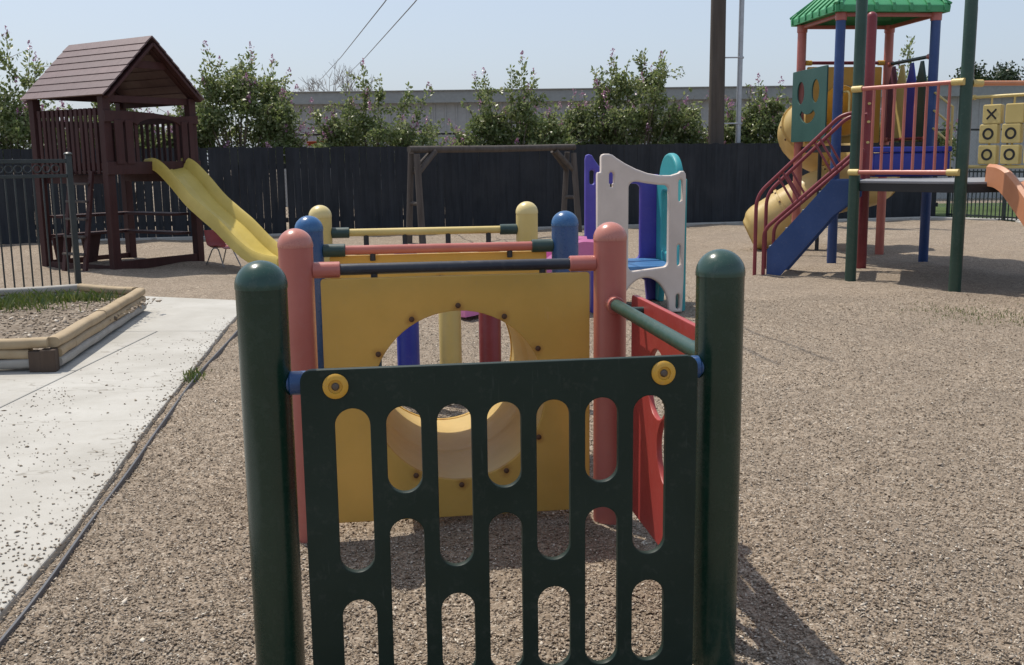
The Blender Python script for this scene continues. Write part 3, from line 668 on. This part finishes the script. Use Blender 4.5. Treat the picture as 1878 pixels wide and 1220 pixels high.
for k in range(9):
    p = A_+d*(.13+.128*k)+off; MB().tube([L(p, 1.235), L(p, 2.15)], .0155, 10).build('baluster', 'coral', rg)
fence_rail(B_, E_, 2.135, 'orange', 'cream', .026, .11)
# noughts and crosses panel between the far right posts
d = (F_-D1).normalized(); up = Vector((0, 0, 1)); nin = Vector((-d.y, d.x, 0))
nin = nin if nin.dot(hc-D1) > 0 else -nin
tt = fence_rail(D1, F_, 2.115, 'cream', 'cream', .020, .05, name='game_panel')
MB().tube([L(D1+d*.07, 1.265), L(F_-d*.07, 1.265)], .022, 12).build('low_rail', 'cream', tt)
marks = [['X', '', ''], ['O', 'O', ''], ['O', 'O', '']]
for ci in range(3):
    s = .325+.285*ci
    MB().tube([L(D1+d*s, 1.265), L(D1+d*s, 2.115)], .013, 10).build('rod', 'cream', tt)
    for ri, zc in enumerate((1.900, 1.664, 1.412)):
        sx = s+(.03 if ri == 0 else 0); c0 = D1+d*sx; hw = .117
        cu_ = lab(plate('tile', rrect(-hw, -hw, hw, hw, .022), [], .09, 'cream', tt, (L(c0, zc), d, (0, 0, 1)), .012), 'pale yellow game tile')
        f0 = c0+nin*.0465
        if marks[ri][ci] == 'O':
            ring = plate('mark', circ(0, 0, .071), [circ(0, 0, .044)], .006, 'ink', cu_, (L(f0, zc), d, (0, 0, 1)), .001)
        elif marks[ri][ci] == 'X':
            mm = MB()
            for s_ in (-1, 1): mm.beam(L(f0+d*(-.06*s_)+nin*.001*s_, zc-.06), L(f0+d*(.06*s_)+nin*.001*s_, zc+.06), .006, .022, nin.cross(Vector((0, 0, 1))))
            mm = MB()
            for s_ in (-1, 1):
                x = Vector(d)*s_+Vector((0, 0, 1)); x.normalize(); yv = nin.cross(x)
                c3 = L(f0+nin*.0008*s_, zc)
                T = Matrix(((x.x, yv.x, nin.x, c3.x), (x.y, yv.y, nin.y, c3.y), (x.z, yv.z, nin.z, c3.z), (0, 0, 0, 1)))
                mm.box(None, (.165, .022, .005), m=T)
            mm.build('mark', 'ink', cu_)
# terracotta slide off the near right edge
d = (E_-B_).normalized(); fo = Vector((d.y, -d.x, 0)); mid = B_+d*.62
wd = .27
prof = [(-wd-.055, -.03), (-wd-.05, .17), (-wd-.02, .20), (-wd+.01, .19), (-wd+.04, .04), (0, .0), (wd-.04, .04), (wd-.01, .19), (wd+.02, .20), (wd+.05, .17), (wd+.055, -.03), (0, -.045)]
pp = [mid-fo*.06+Vector((0, 0, 1.12)), mid+fo*.14+Vector((0, 0, 1.10)), mid+fo*.34+Vector((0, 0, 1.0)), mid+fo*.75+Vector((0, 0, .70)), mid+fo*1.3+Vector((0, 0, .34)), mid+fo*1.65+Vector((0, 0, .21)), mid+fo*2.05+Vector((0, 0, .18)), mid+fo*2.3+Vector((0, 0, .14))]
sl = MB(); sl.sweep([L(p) for p in catmull(pp, 7)], prof); lab(sl.build('orange_slide', 'orange', TW), 'terracotta orange open slide')
# blue stairs on the left
ac = (C_-A_).normalized(); so = Vector((-ac.y, ac.x, 0)); so = so if so.x < 0 else -so
st = MB(); n0 = A_+ac*.36; n1 = A_+ac*.98
for n_ in (n0, n1):
    pass
def stringer(n_):
    o2 = [(0.0, 1.14), (.30, 1.14), (1.02, .30), (1.02, -.05), (.88, -.05), (.26, .72), (0.0, .93)]
    return plate('stringer', o2, [], .03, 'towerblue', TW, (L(n_), so, (0, 0, 1)), .002)
stringer(n0); stringer(n1)
for k in range(4):
    x = .34+.19*k; z = 1.10-1.16*(x-.30); c3 = L(n0*.5+n1*.5+so*x, z-.06)
    ang = math.atan2(so.y, so.x); MB().box(c3, (.19, (n1-n0).length-.035, .03), ang).build('tread', 'deck', TW, bevel=.004)
for n_, sgn in ((n0, -1), (n1, 1)):
    q = n_+ac*sgn*.035
    z_ = lambda x: 2.02-.90*x
    pts = [q+so*1.16+Vector((0, 0, -.05)), q+so*1.16+Vector((0, 0, z_(1.16)-.02)), q+so*.20+Vector((0, 0, z_(.14))), q+so*(-.02)+Vector((0, 0, z_(.12)))]
    hr = MB().tube([L(p) for p in fillet(pts, .16)], .023, 12).build('handrail', 'crimson', TW)
    low = lambda x: 1.50-.90*x
    pts = [q+so*1.055+Vector((0, 0, -.05)), q+so*1.055+Vector((0, 0, low(1.05)-.01)), q+so*.0+Vector((0, 0, low(.0)))]
    MB().tube([L(p) for p in fillet(pts, .10)], .023, 12).build('lower_rail', 'crimson', hr)
    for x in (.36, .78):
        for dx in (0, .055):
            MB().tube([L(q+so*(x+.08+dx)+Vector((0, 0, z_(x+.08+dx)))), L(q+so*(x-.12+dx)+Vector((0, 0, low(x-.12+dx))))], .014, 8).build('cross_brace', 'crimson', hr)
# roofed tower behind
P0 = Vector((4.29, 13.75, 0)); a6 = 6.2
R0 = P0+rt(a6)*1.29; L0 = P0+rt(a6+90)*1.29; K0 = R0+rt(a6+90)*1.29
for p, mt, lb in ((P0, 'towerblue', 'blue post'), (R0, 'towerblue', 'blue post'), (L0, 'coral', 'coral post'), (K0, 'coral', 'coral post')):
    po = tpost(p, 3.24, mt, lb, False); q = L(p)
    MB().lathe([(.063, 3.14), (.072, 3.145), (.074, 3.24), (.066, 3.245)], (q.x, q.y, 0), 24).build('collar', 'coral', po)
c2 = (P0+R0+L0+K0)/4; sq = [P0, R0, K0, L0]
m = MB(); tp = [c2+(p-c2)*.97 for p in sq]
m.add([L(p, 1.555) for p in tp]+[L(p, 1.47) for p in tp], [(0, 1, 2, 3), (7, 6, 5, 4)]+[(i, (i+1) % 4, 4+(i+1) % 4, 4+i) for i in range(4)])
lab(m.build('deck', 'deckblack', TW, smooth=False, bevel=.006), 'upper deck')
# hipped roof with raised ribs
ev = [c2+(p-c2)*1.19 for p in sq]; pk = Vector((c2.x, c2.y, 4.02)); m = MB(); z0, z1, z2 = 3.235, 3.34, 3.36
low_ = [L(p, z0) for p in ev]; mid_ = [L(c2+(p-c2)*1.20, z1-.02) for p in sq]; hi_ = [L(c2+(p-c2)*1.17, z1) for p in sq]; inn_ = [L(c2+(p-c2)*1.14, z0+.004) for p in sq]; ui = [L(c2+(p-c2)*1.12, z1-.02) for p in sq]
vs = low_+mid_+hi_+inn_+ui+[L(pk), L(pk-Vector((0, 0, .05)))]; fs = []
for i in range(4):
    j = (i+1) % 4
    fs += [(i, j, 4+j, 4+i), (4+i, 4+j, 8+j, 8+i), (8+i, 8+j, 20), (12+j, 12+i, i, j)[::-1], (12+i, 12+j, 16+j, 16+i)[::-1], (16+i, 16+j, 21)[::-1]]
m.add(vs, fs); rf = m.build('roof', 'roofgreen', TW, smooth=False, bevel=.008)
rb = MB()
for i in range(4):
    a, b = sq[i], sq[(i+1) % 4]
    for t in np.linspace(.05, .95, 7):
        e0 = c2+(a-c2)*1.205*(1-t)+(b-c2)*1.205*t
        ft = 1-abs(2*t-1); pt = Vector((e0.x, e0.y, z1)); tgt = Vector((c2.x, c2.y, 4.02))
        edge_mid = c2+((a+b)/2-c2)*1.205; inw = (c2-edge_mid).normalized(); ln = (c2-edge_mid).length*ft*.97+.02
        sl_ = (4.02-z1)/(c2-edge_mid).length
        rb.beam(L(e0-inw*.002, z0+.02), L(e0-inw*.002, z1-.005), .045, .018, inw)
        rb.beam(L(e0, z1-.002), L(e0+inw*ln, z1+sl_*ln), .045, .02)
    rb.beam(L(c2+(a-c2)*1.2, z1), L(pk), .05, .035)
rb.build('rib', 'roofgreen', rf, bevel=.006)
fr = MB()
for i in range(4): fr.beam(L(sq[i], 3.215), L(sq[(i+1) % 4], 3.215), .04, .05)
fr.build('roof_frame', 'coral', TW, bevel=.005)
# smiling face panel
d = (P0-L0).normalized(); pl = L0; nout = Vector((d.y, -d.x, 0)); nout = nout if nout.dot(c2-L0) < 0 else -nout
sm = arc(.50, 2.06, .29, .19, 200, 340, 16)+arc(.50, 2.09, .22, .10, 335, 205, 16)
lab(plate('smiley_panel', rrect(-.07, 1.62, 1.13, 2.60, .02), [circ(.24, 2.29, .125, .155), circ(.76, 2.29, .125, .155), sm], .02, 'smile', TW, (L(pl+nout*.08), d, (0, 0, 1)), .003), 'teal green board cut with a smiling face')
d = (K0-L0).normalized()
lab(plate('tube_panel', rrect(.09, 1.60, 1.20, 2.67, .02), [circ(.645, 2.06, .36, n=48)], .022, 'yellow', TW, (L(L0), d, (0, 0, 1)), .003), 'yellow board with round tube opening')
fence_rail(L0, K0, 2.725, 'crimson', 'washer', .024, .09)
o = fence_rail(K0, R0, 2.70, 'clampgreen', 'coral', .024, .08)
d = (K0-R0).normalized()
for s, mt, nm in ((.30, 'towergreen', 'dark green'), (.575, 'royal', 'blue'), (.85, 'cream', 'pale yellow'), (1.10, 'plum', 'plum')):
    hw = .13; lab(plate('crayon_board', [(s-hw, 1.66), (s+hw, 1.66), (s+hw, 2.38), (s+hw*.9, 2.42), (s+.045, 2.62), (s+.03, 2.66), (s-.03, 2.66), (s-.045, 2.62), (s-hw*.9, 2.42), (s-hw, 2.38)], [], .025, mt, TW, (L(R0), d, (0, 0, 1)), .004), nm+' crayon shaped board')
fence_rail(K0, R0, 1.64, 'crimson', 'coral', .024, .08)
# step box and its side rails between the two decks
m = MB(); q = (C_+D1+P0+R0)/4
m.box(L(q+Vector((0.05, -.02, 0)), 1.30), (1.02, .50, .30), R(6.2)); m.box(L(q+Vector((.05, -.15, 0)), 1.49), (1.06, .30, .07), R(6.2)); lab(m.build('step_box', 'royal', TW, bevel=.015), 'blue moulded step')
fence_rail(C_, D1, 1.20, 'crimson', 'crimson', .022, .06)
def steprail(p, q):
    d = (q-p); m = MB(); e = p+d*.62
    m = MB().tube([L(e, 1.16), L(e, 2.03)], .016, 10)
    for z in (2.22, 1.99, 1.76): m.tube([L(p, z), L(p+d*.1, z-.0), L(e, z-.20)], .015, 10)
    lab(m.build('step_rail', 'cream', TW), 'pale yellow climbing rail')
steprail(R0, D1)
gl = MB().tube([L(p) for p in fillet([P0+Vector((.06, -.03, 1.90)), P0+Vector((.10, -.16, 1.90)), P0+Vector((.10, -.16, 2.24)), P0+Vector((.06, -.03, 2.24))], .07)], .014, 10).build('grab_handle', 'cream', TW)
for z in (2.05, 1.83, 1.58): MB().tube([L(C_+Vector((.05, .02, z))), L(C_+Vector((-.02, -.09, z)))], .016, 8).build('peg', 'cream', TW)
# closed spiral tube slide
ce = L0+(K0-L0).normalized()*.645; yb = rt(a6+90)
def tp_(x, y, z): return L((x, y, z))
path = catmull([L(ce+yb*.0, 2.06), L(ce+yb*.25+Vector((-.06, 0, 0)), 2.02), tp_(4.58, 15.85, 1.93), tp_(4.56, 16.35, 1.76), tp_(4.88, 16.75, 1.56), tp_(5.35, 16.75, 1.36), tp_(5.66, 16.4, 1.18), tp_(5.55, 16.02, 1.03), tp_(5.2, 15.88, .97), tp_(4.75, 15.95, .84), tp_(4.38, 16.05, .62), tp_(4.08, 16.15, .42), tp_(3.86, 16.2, .28), tp_(3.74, 16.22, .22)], 9)
ts = MB(); ts.tube(path, [.37-.15*max(0, (i-(len(path)-15))/14)**1.4 for i in range(len(path))], 32, caps=False); n_ = len(path)
ts = ts.build('tube_slide', 'tubeyellow', TW); so_ = ts.modifiers.new('wall', 'SOLIDIFY'); so_.thickness = .012; so_.offset = -1
lab(ts, 'yellow closed spiral tube slide')
for k in (22, 40, 60, 78, 92):
    t = (path[k+1]-path[k-1]).normalized()
    fl = MB().tube([path[k]-t*.022, path[k]-t*.02, path[k]+t*.02, path[k]+t*.022], [.371, .398, .398, .371], 32, caps=False).build('flange', 'tubeyellow', ts)
    x = Vector((0, 0, 1)).cross(t).normalized(); y = t.cross(x); b = MB()
    for j in range(12):
        a = 2*math.pi*j/12; pos = path[k]+(x*math.cos(a)+y*math.sin(a))*.395; rad = (x*math.cos(a)+y*math.sin(a))
        b.tube([pos-rad*.004, pos+rad*.012], .016, 8)
    b.build('bolts', 'rust', fl)
q = L((4.62, 15.55, 0)); MB().tube([(q.x, q.y, -.1), (q.x, q.y, 1.70)], .03, 12).build('slide_support', 'black', TW)
q = L((4.35, 16.12, 0)); MB().tube([(q.x, q.y, -.1), (q.x, q.y, .3)], .025, 12).build('slide_support', 'cream', TW)

# ------------------------------------------------------------------ dark board fence
FN = thing('board_fence', 'long charcoal wooden board fence across the back of the playground', 'fence')
fpts = [Vector((-13, 17.9, 0)), Vector((-5.65, 19.98, 0)), Vector((-4.39, 20.46, 0)), Vector((3.776, 22.17, 0)), Vector((9.75, 23.6, 0))]
bd = MB(); rl_ = MB(); rr = random.Random(5)
for i in range(len(fpts)-1):
    p, q = fpts[i], fpts[i+1]; d = (q-p); Ln = d.length; d.normalize(); nrm = Vector((-d.y, d.x, 0)); s = 0; ang = math.atan2(d.y, d.x)
    while s < Ln-.1:
        wd = rr.uniform(.135, .145); gap = rr.choice([.002, .003, .004, .004, .006, .012 if s < 99 else .003])
        if i < 2: gap *= 1.3
        else: gap = rr.choice([.0008, .001, .0012, .0015, .002, .002, .004])
        c = p+d*(s+wd/2); zt = 1.715+rr.uniform(-.012, .012)+(.01 if i < 2 else 0); tilt = rr.gauss(0, .0035)
        T = Matrix.Translation((c.x, c.y, zt/2)) @ Matrix.Rotation(ang, 4, 'Z') @ Matrix.Rotation(tilt, 4, 'Y')
        bd.box(None, (wd, .018, zt), m=T); s += wd+gap
    for z in (.3, 1.35): rl_.beam(p+nrm*.035+Vector((0, 0, z)), q+nrm*.035+Vector((0, 0, z)), .04, .09)
bd.build('boards', 'fence', FN, smooth=False); rl_.build('back_rails', 'fence', FN)
s = 0
for i in range(len(fpts)-1):
    p, q = fpts[i], fpts[i+1]; d = q-p; nrm = Vector((-d.y, d.x, 0)).normalized()
    for k in range(int(d.length/2.4)):
        c = p+d.normalized()*(2.4*k+1.2)+nrm*.10; MB().box((c.x, c.y, .8), (.09, .09, 1.62), math.atan2(d.y, d.x)).build('fence_post', 'fence', FN)

# iron fence beyond the tower
IB = thing('iron_fence', 'low black iron picket fence behind the play tower at the end of the board fence', 'fence', (9.85, 23.3, 0), math.atan2(-2.9, 1.15))
for x in (0, 1.55, 3.1): MB().box((x, 0, .55), (.06, .06, 1.2)).build('post', 'iron', IB)
for z in (1.05, .90, .10): MB().box((1.55, 0, z), (3.1, .03, .035)).build('fence_rail', 'iron', IB)
for k in range(27): MB().box((.11+.111*k, 0, .56), (.018, .018, 1.08)).build('picket', 'iron', IB)

# chain link fence
CF = thing('chain_link_fence', 'chain link fence with black top rail standing between shrubs and grey building', 'fence')
c0, c1 = Vector((-12, 22.3, 0)), Vector((16, 27.3, 0)); d = (c1-c0).normalized(); Ln = (c1-c0).length
MB().tube([c0+Vector((0, 0, 2.04)), c1+Vector((0, 0, 2.04))], .026, 8).build('top_rail', 'black', CF)
for k in range(12):
    c = c0+d*(.6+2.45*k); MB().tube([c, c+Vector((0, 0, 2.04))], .028, 8).build('post', 'black', CF)
Vv, Ff = [], []
for sgn in (-1, 1):
    s = -1.9
    while s < Ln+1.9:
        z0, z1_, a0, a1_ = 0.1, 2.02, s, s+sgn*1.92
        if 0 < a0 < Ln and 0 < a1_ < Ln:
            p, q = c0+d*a0+Vector((0, 0, z0)), c0+d*a1_+Vector((0, 0, z1_)); t = Vector((d.x*sgn*-1, d.y*sgn*-1, 1)).normalized()*.0032
            o_ = len(Vv); Vv += [p-t, p+t, q+t, q-t]; Ff.append((o_, o_+1, o_+2, o_+3))
        s += .085
npmesh('mesh', [tuple(v) for v in Vv], Ff, 'galv', CF)
ob = MB(); ob.box((0, 0, 0), (.38, .05, .10)); ob = ob.build('warning_sign', 'orangebox', bevel=.004, loc=(-4.36, 23.5, 1.84)); ob.rotation_euler = (0, 0, math.atan2(5, 28))
tag(ob, 'small blank orange sign fixed low on the chain link fence', 'sign')

# grey metal building
BD = thing('metal_building', 'long low grey metal sided building with flat dark fascia behind the shrubs', 'building')
x0, x1_, yb_ = -7.4, 40, 34.0
m = MB(); prof = []
x = x0; vs = []
k = 0
while x < x1_:
    vs += [(x, yb_), (x+.26, yb_), (x+.28, yb_-.03), (x+.32, yb_-.03), (x+.34, yb_)]; x += .36
n_ = len(vs); m.add([(a, b, 0) for a, b in vs]+[(a, b, 3.3) for a, b in vs], [(i, i+1, n_+i+1, n_+i) for i in range(n_-1)])
m.box((x0+.02, yb_+6, 1.65), (.04, 12, 3.3)); m.build('wall', 'siding', BD, smooth=False)
m = MB(); m.box(((x0+x1_)/2, yb_-.14, 3.46), (x1_-x0+.3, .22, .40)); m.box(((x0+x1_)/2, yb_-.16, 3.645), (x1_-x0+.34, .30, .035)); m.box((x0-.1, yb_+6, 3.46), (.2, 12.2, .40)); m.build('fascia', 'fascia', BD, bevel=.01)
MB().box(((x0+x1_)/2, yb_+6, 3.50), (x1_-x0, 11.7, .2)).build('roof', 'fascia', BD)

# utility pole with conduit
UP = thing('utility_pole', 'tall brown wooden utility pole with a grey conduit pipe standing off its side', 'pole', (4.54, 23.0, 0))
MB().tube([(0, 0, -.2), (-.01, 0, 3), (-.02, 0, 9)], [.178, .170, .145], 20).build('shaft', 'pole', UP)
pi_ = MB().tube([(.50, .1, -.1), (.50, .1, 2.4), (.53, .1, 9)], .056, 14).build('conduit', 'galv', UP)
for z in (2.15, 3.56): MB().tube([(.12, .05, z), (.57, .06, z)], .016, 8).build('bracket', 'galv', UP); MB().tube([(.52, .1, z-.02), (.52, .1, z+.02)], .066, 12).build('band', 'galv', UP)

# overhead wires, running away from above the camera to a far pole line
for (a0, b0_), lb in ((((-2.31, 20, 4.35), (-7.96, 45, 4.95)), 'left one of two thin overhead wires crossing the sky'), (((-1.75, 20, 4.34), (-7.03, 45, 4.93)), 'right one of two thin overhead wires crossing the sky')):
    p, q = Vector(a0), Vector(b0_); dv = (q-p)
    o = MB().tube([p-dv*.45+Vector((0, 0, .35)), p-dv*.2+Vector((0, 0, .09)), p, p+dv*.5+Vector((0, 0, -.06)), q, q+dv*.6+Vector((0, 0, .4))], .011, 6).build('overhead_wire', 'wire')
    tag(o, lb, 'wire', 'overhead wires')

# ------------------------------------------------------------------ shrubs and trees
def leaf_cloud(cent, dirs, size, rg):
    """folded diamond leaves: centres (n,3), axis directions (n,3)"""
    n = len(cent); a = dirs/np.linalg.norm(dirs, axis=1, keepdims=True)
    b = np.cross(a, rg.normal(0, 1, (n, 3))); b /= np.linalg.norm(b, axis=1, keepdims=True)
    ln = size*rg.uniform(.7, 1.3, n)[:, None]; wd_ = ln*.28
    V = np.stack([cent-a*ln*.5, cent+b*wd_, cent+a*ln*.5, cent-b*wd_], 1).reshape(-1, 3)
    return V, np.arange(n*4).reshape(-1, 4)
def shrub(label, x, y, wL, wR, top, seed, ncl=34, leaf=.088, dens=190, tall=(), bloom=.4, low=1.25, name='flowering_shrub', cat='shrub', group='flowering shrubs behind the board fence', depth=.75, mat='leaf'):
    """vase-shaped shrub: forked stems carry leaf clumps; leafy shoots tipped with blossom stand out of the crown"""
    rg = np.random.default_rng(seed); T = thing(name, label, cat, (x, y, 0), 0, group)
    stems = MB(); LC, LD, BL = [], [], []
    def shoot(p, q, n, spread):
        t = rg.uniform(0, 1.0, n); pos = p[None]+(q-p)[None]*t[:, None]
        off = rg.normal(0, 1, (n, 3)); off /= np.linalg.norm(off, axis=1, keepdims=True)
        LC.append(pos+off*(spread*(1.1-t*.38))[:, None]*rg.uniform(.3, 1, (n, 1))); LD.append(off+(q-p)[None]*.6+np.array([0, 0, -.2]))
        stems.tube([p, p*.5+q*.5+rg.normal(0, .02, 3), q], [.007, .005, .003], 4)
    for i in range(ncl):
        u = (i+rg.uniform(0, 1))/ncl*2-1; u = math.copysign(abs(u)**.9, u); wx = wR if u > 0 else wL
        zt = low+(top-low)*math.sqrt(max(0, 1-.80*u*u))
        zf = rg.uniform(0, 1)**1.05; cr = rg.uniform(.19, .38)
        c = np.array([u*wx*.88, rg.normal(0, depth*.33), low+cr*.6+(zt-low-cr*1.3)*zf])
        base = np.array([c[0]*.10, c[1]*.1, -.1]); mid = base*.35+c*.65+np.array([-c[0]*.18, 0, .05])
        stems.tube([base, mid, c], [.026, .015, .006], 5)
        n = int(dens*(cr/.26)**2); d = rg.normal(0, 1, (n, 3)); d /= np.linalg.norm(d, axis=1, keepdims=True)
        LC.append(c[None]+d*cr*np.array([1.15, 1, .85])[None]*(rg.uniform(.15, 1, (n, 1))**.6)); LD.append(d*.6+rg.normal(0, .7, (n, 3))+np.array([0, 0, -.35]))
        out = np.array([u*.5, rg.normal(0, .3), .35+.5*zf]); out /= np.linalg.norm(out)
        for k in range(3):
            q = c+(out+rg.normal(0, .45, 3)*np.array([1, 1, .6]))*cr*rg.uniform(1.0, 1.75)
            shoot(c, q, 18, .09)
            if rg.uniform() < bloom: BL.append((q, out))
    for (tx, tz) in tall:
        b_ = np.array([tx*.6, rg.normal(0, .15), top*.6]); q = np.array([tx, rg.normal(0, .2), tz])
        shoot(b_, q, int(95*np.linalg.norm(q-b_)), .19)
        for k in range(6):
            m_ = b_+(q-b_)*rg.uniform(.3, .85); shoot(m_, m_+np.array([rg.normal(0, .30), rg.normal(0, .14), rg.uniform(.0, .24)]), 26, .12)
        if rg.uniform() < .7: BL.append((q, np.array([0, 0, 1.])))
    stems.build('stems', 'bark', T)
    Vv, Ff = leaf_cloud(np.concatenate(LC), np.concatenate(LD), leaf, rg); npmesh('foliage', Vv, Ff, mat, T)
    cs, ds = [], []
    for q, d_ in BL:
        m_ = 24; t = rg.uniform(0, 1, m_); off = rg.normal(0, 1, (m_, 3)); d2 = d_*.5+np.array([0, 0, .5])
        cs.append(q[None]+d2[None]*(t*.17)[:, None]+off*(.042*(1.1-t))[:, None]); ds.append(rg.normal(0, 1, (m_, 3)))
    if cs:
        Vv, Ff = leaf_cloud(np.concatenate(cs), np.concatenate(ds), .05, rg); npmesh('blossoms', Vv, Ff, 'blossom', T)
    return T
shrub('full crape myrtle with faint pink blossom just right of the playhouse roof', -5.75, 22.2, 1.35, 1.30, 3.55, 1, 54, tall=((-.45, 3.75), (.35, 3.75), (.8, 3.5)), bloom=.3)
shrub('wide loose crape myrtle with airy crown left of the swing frame', -3.05, 22.9, 1.10, 1.75, 2.75, 2, 34, dens=130, tall=((-1.25, 2.6), (-.1, 3.45), (.25, 3.2), (.9, 3.05), (1.3, 2.95), (-.5, 3.1)), bloom=.3)
shrub('rounded crape myrtle with one tall spiky top above the swing frame', .10, 23.3, 1.40, 1.35, 2.65, 3, 44, tall=((-.05, 3.5), (.2, 3.6), (.45, 3.25), (-.65, 3.25), (-.85, 3.2)), bloom=.2)
shrub('largest crape myrtle with bright pink blossoms left of the utility pole', 2.90, 23.6, 1.80, 1.55, 3.45, 4, 62, tall=((-.6, 3.65), (.1, 3.8), (.5, 3.72), (-1.0, 3.4)), bloom=.35)
shrub('dense low crape myrtle between the utility pole and the tube slide', 5.85, 24.3, 1.25, 1.45, 2.72, 5, 50, tall=((-.1, 3.15), (.35, 3.05)), bloom=.25)
shrub('tall arching crape myrtle at the left edge of the photo', -10.0, 20.9, 1.6, 1.4, 2.9, 6, 50, dens=150, tall=((.15, 3.95), (-.1, 3.8), (.75, 3.45), (.5, 3.7)), bloom=.3)
shrub('crape myrtle hidden behind the playhouse with tip left of its roof', -8.25, 21.7, 1.2, 1.6, 2.7, 8, 52, tall=((.0, 3.85), (-.25, 3.55), (.4, 3.5)), bloom=.3)
shrub('crape myrtle with one long sprig reaching up behind the crayon boards', 8.85, 24.6, 1.3, 1.5, 2.4, 9, 40, tall=((.55, 4.15), (.15, 3.4), (.9, 3.0)), bloom=.15)

def tree(name, label, x, y, top, rad, seed, zc, leafs, lsize, mat, squash=.75):
    rg = np.random.default_rng(seed); T = thing(name, label, 'tree', (x, y, 0))
    tr = MB().tube([(0, 0, -.2), (.05, 0, zc*.5), (0, .05, zc)], [.18, .14, .08], 10)
    cl = []
    for k in range(26):
        a, u, r_ = rg.uniform(0, 6.28), rg.uniform(-.7, 1), rg.uniform(.45, 1)
        c = np.array([math.cos(a)*rad*r_*math.sqrt(max(0, 1-u*u*.7)), math.sin(a)*rad*r_*.8, zc+u*(top-zc)*.85]); cl.append(c)
        tr.tube([(0, 0, zc*.75), tuple(c*.5+np.array([0, 0, zc*.42])), tuple(c)], [.05, .03, .01], 5)
    tr.build('trunk', 'bark', T)
    cc = np.array(cl)[rg.integers(0, len(cl), leafs)]+rg.normal(0, rad*.17, (leafs, 3))
    Vv, Ff = leaf_cloud(cc, rg.normal(0, 1, (leafs, 3)), lsize, rg); npmesh('crown', Vv, Ff, mat, T); return T
tree('tree', 'dark rounded tree top showing above the building roof at the right', 20.9, 46, 5.2, 1.35, 21, 4.35, 6500, .16, 'leafdark')
rg = np.random.default_rng(31); BT = thing('bare_tree', 'leafless grey twiggy tree showing above the building roof under the wires', 'tree', (-7.3, 46, 0)); m = MB()
def grow(p, d_, ln, r_, lv):
    q = p+d_*ln; m.tube([p, p*.5+q*.5+Vector(rg.normal(0, .03*ln, 3)), q], [r_, r_*.85, r_*.65], 5, caps=False)
    if lv:
        for _ in range(3 if lv > 1 else 4):
            nd = (d_+Vector(rg.normal(0, .42, 3))+Vector((0, 0, .12))).normalized(); grow(q, nd, ln*rg.uniform(.6, .85), r_*.6, lv-1)
grow(Vector((0, 0, -.1)), Vector((0, 0, 1)), 2.2, .10, 0)
for k in range(5): grow(Vector((0, 0, 2.0)), Vector((rg.normal(0, .45), rg.normal(0, .3), 1)).normalized(), 1.15, .06, 4)
m.build('branches', 'twig', BT)
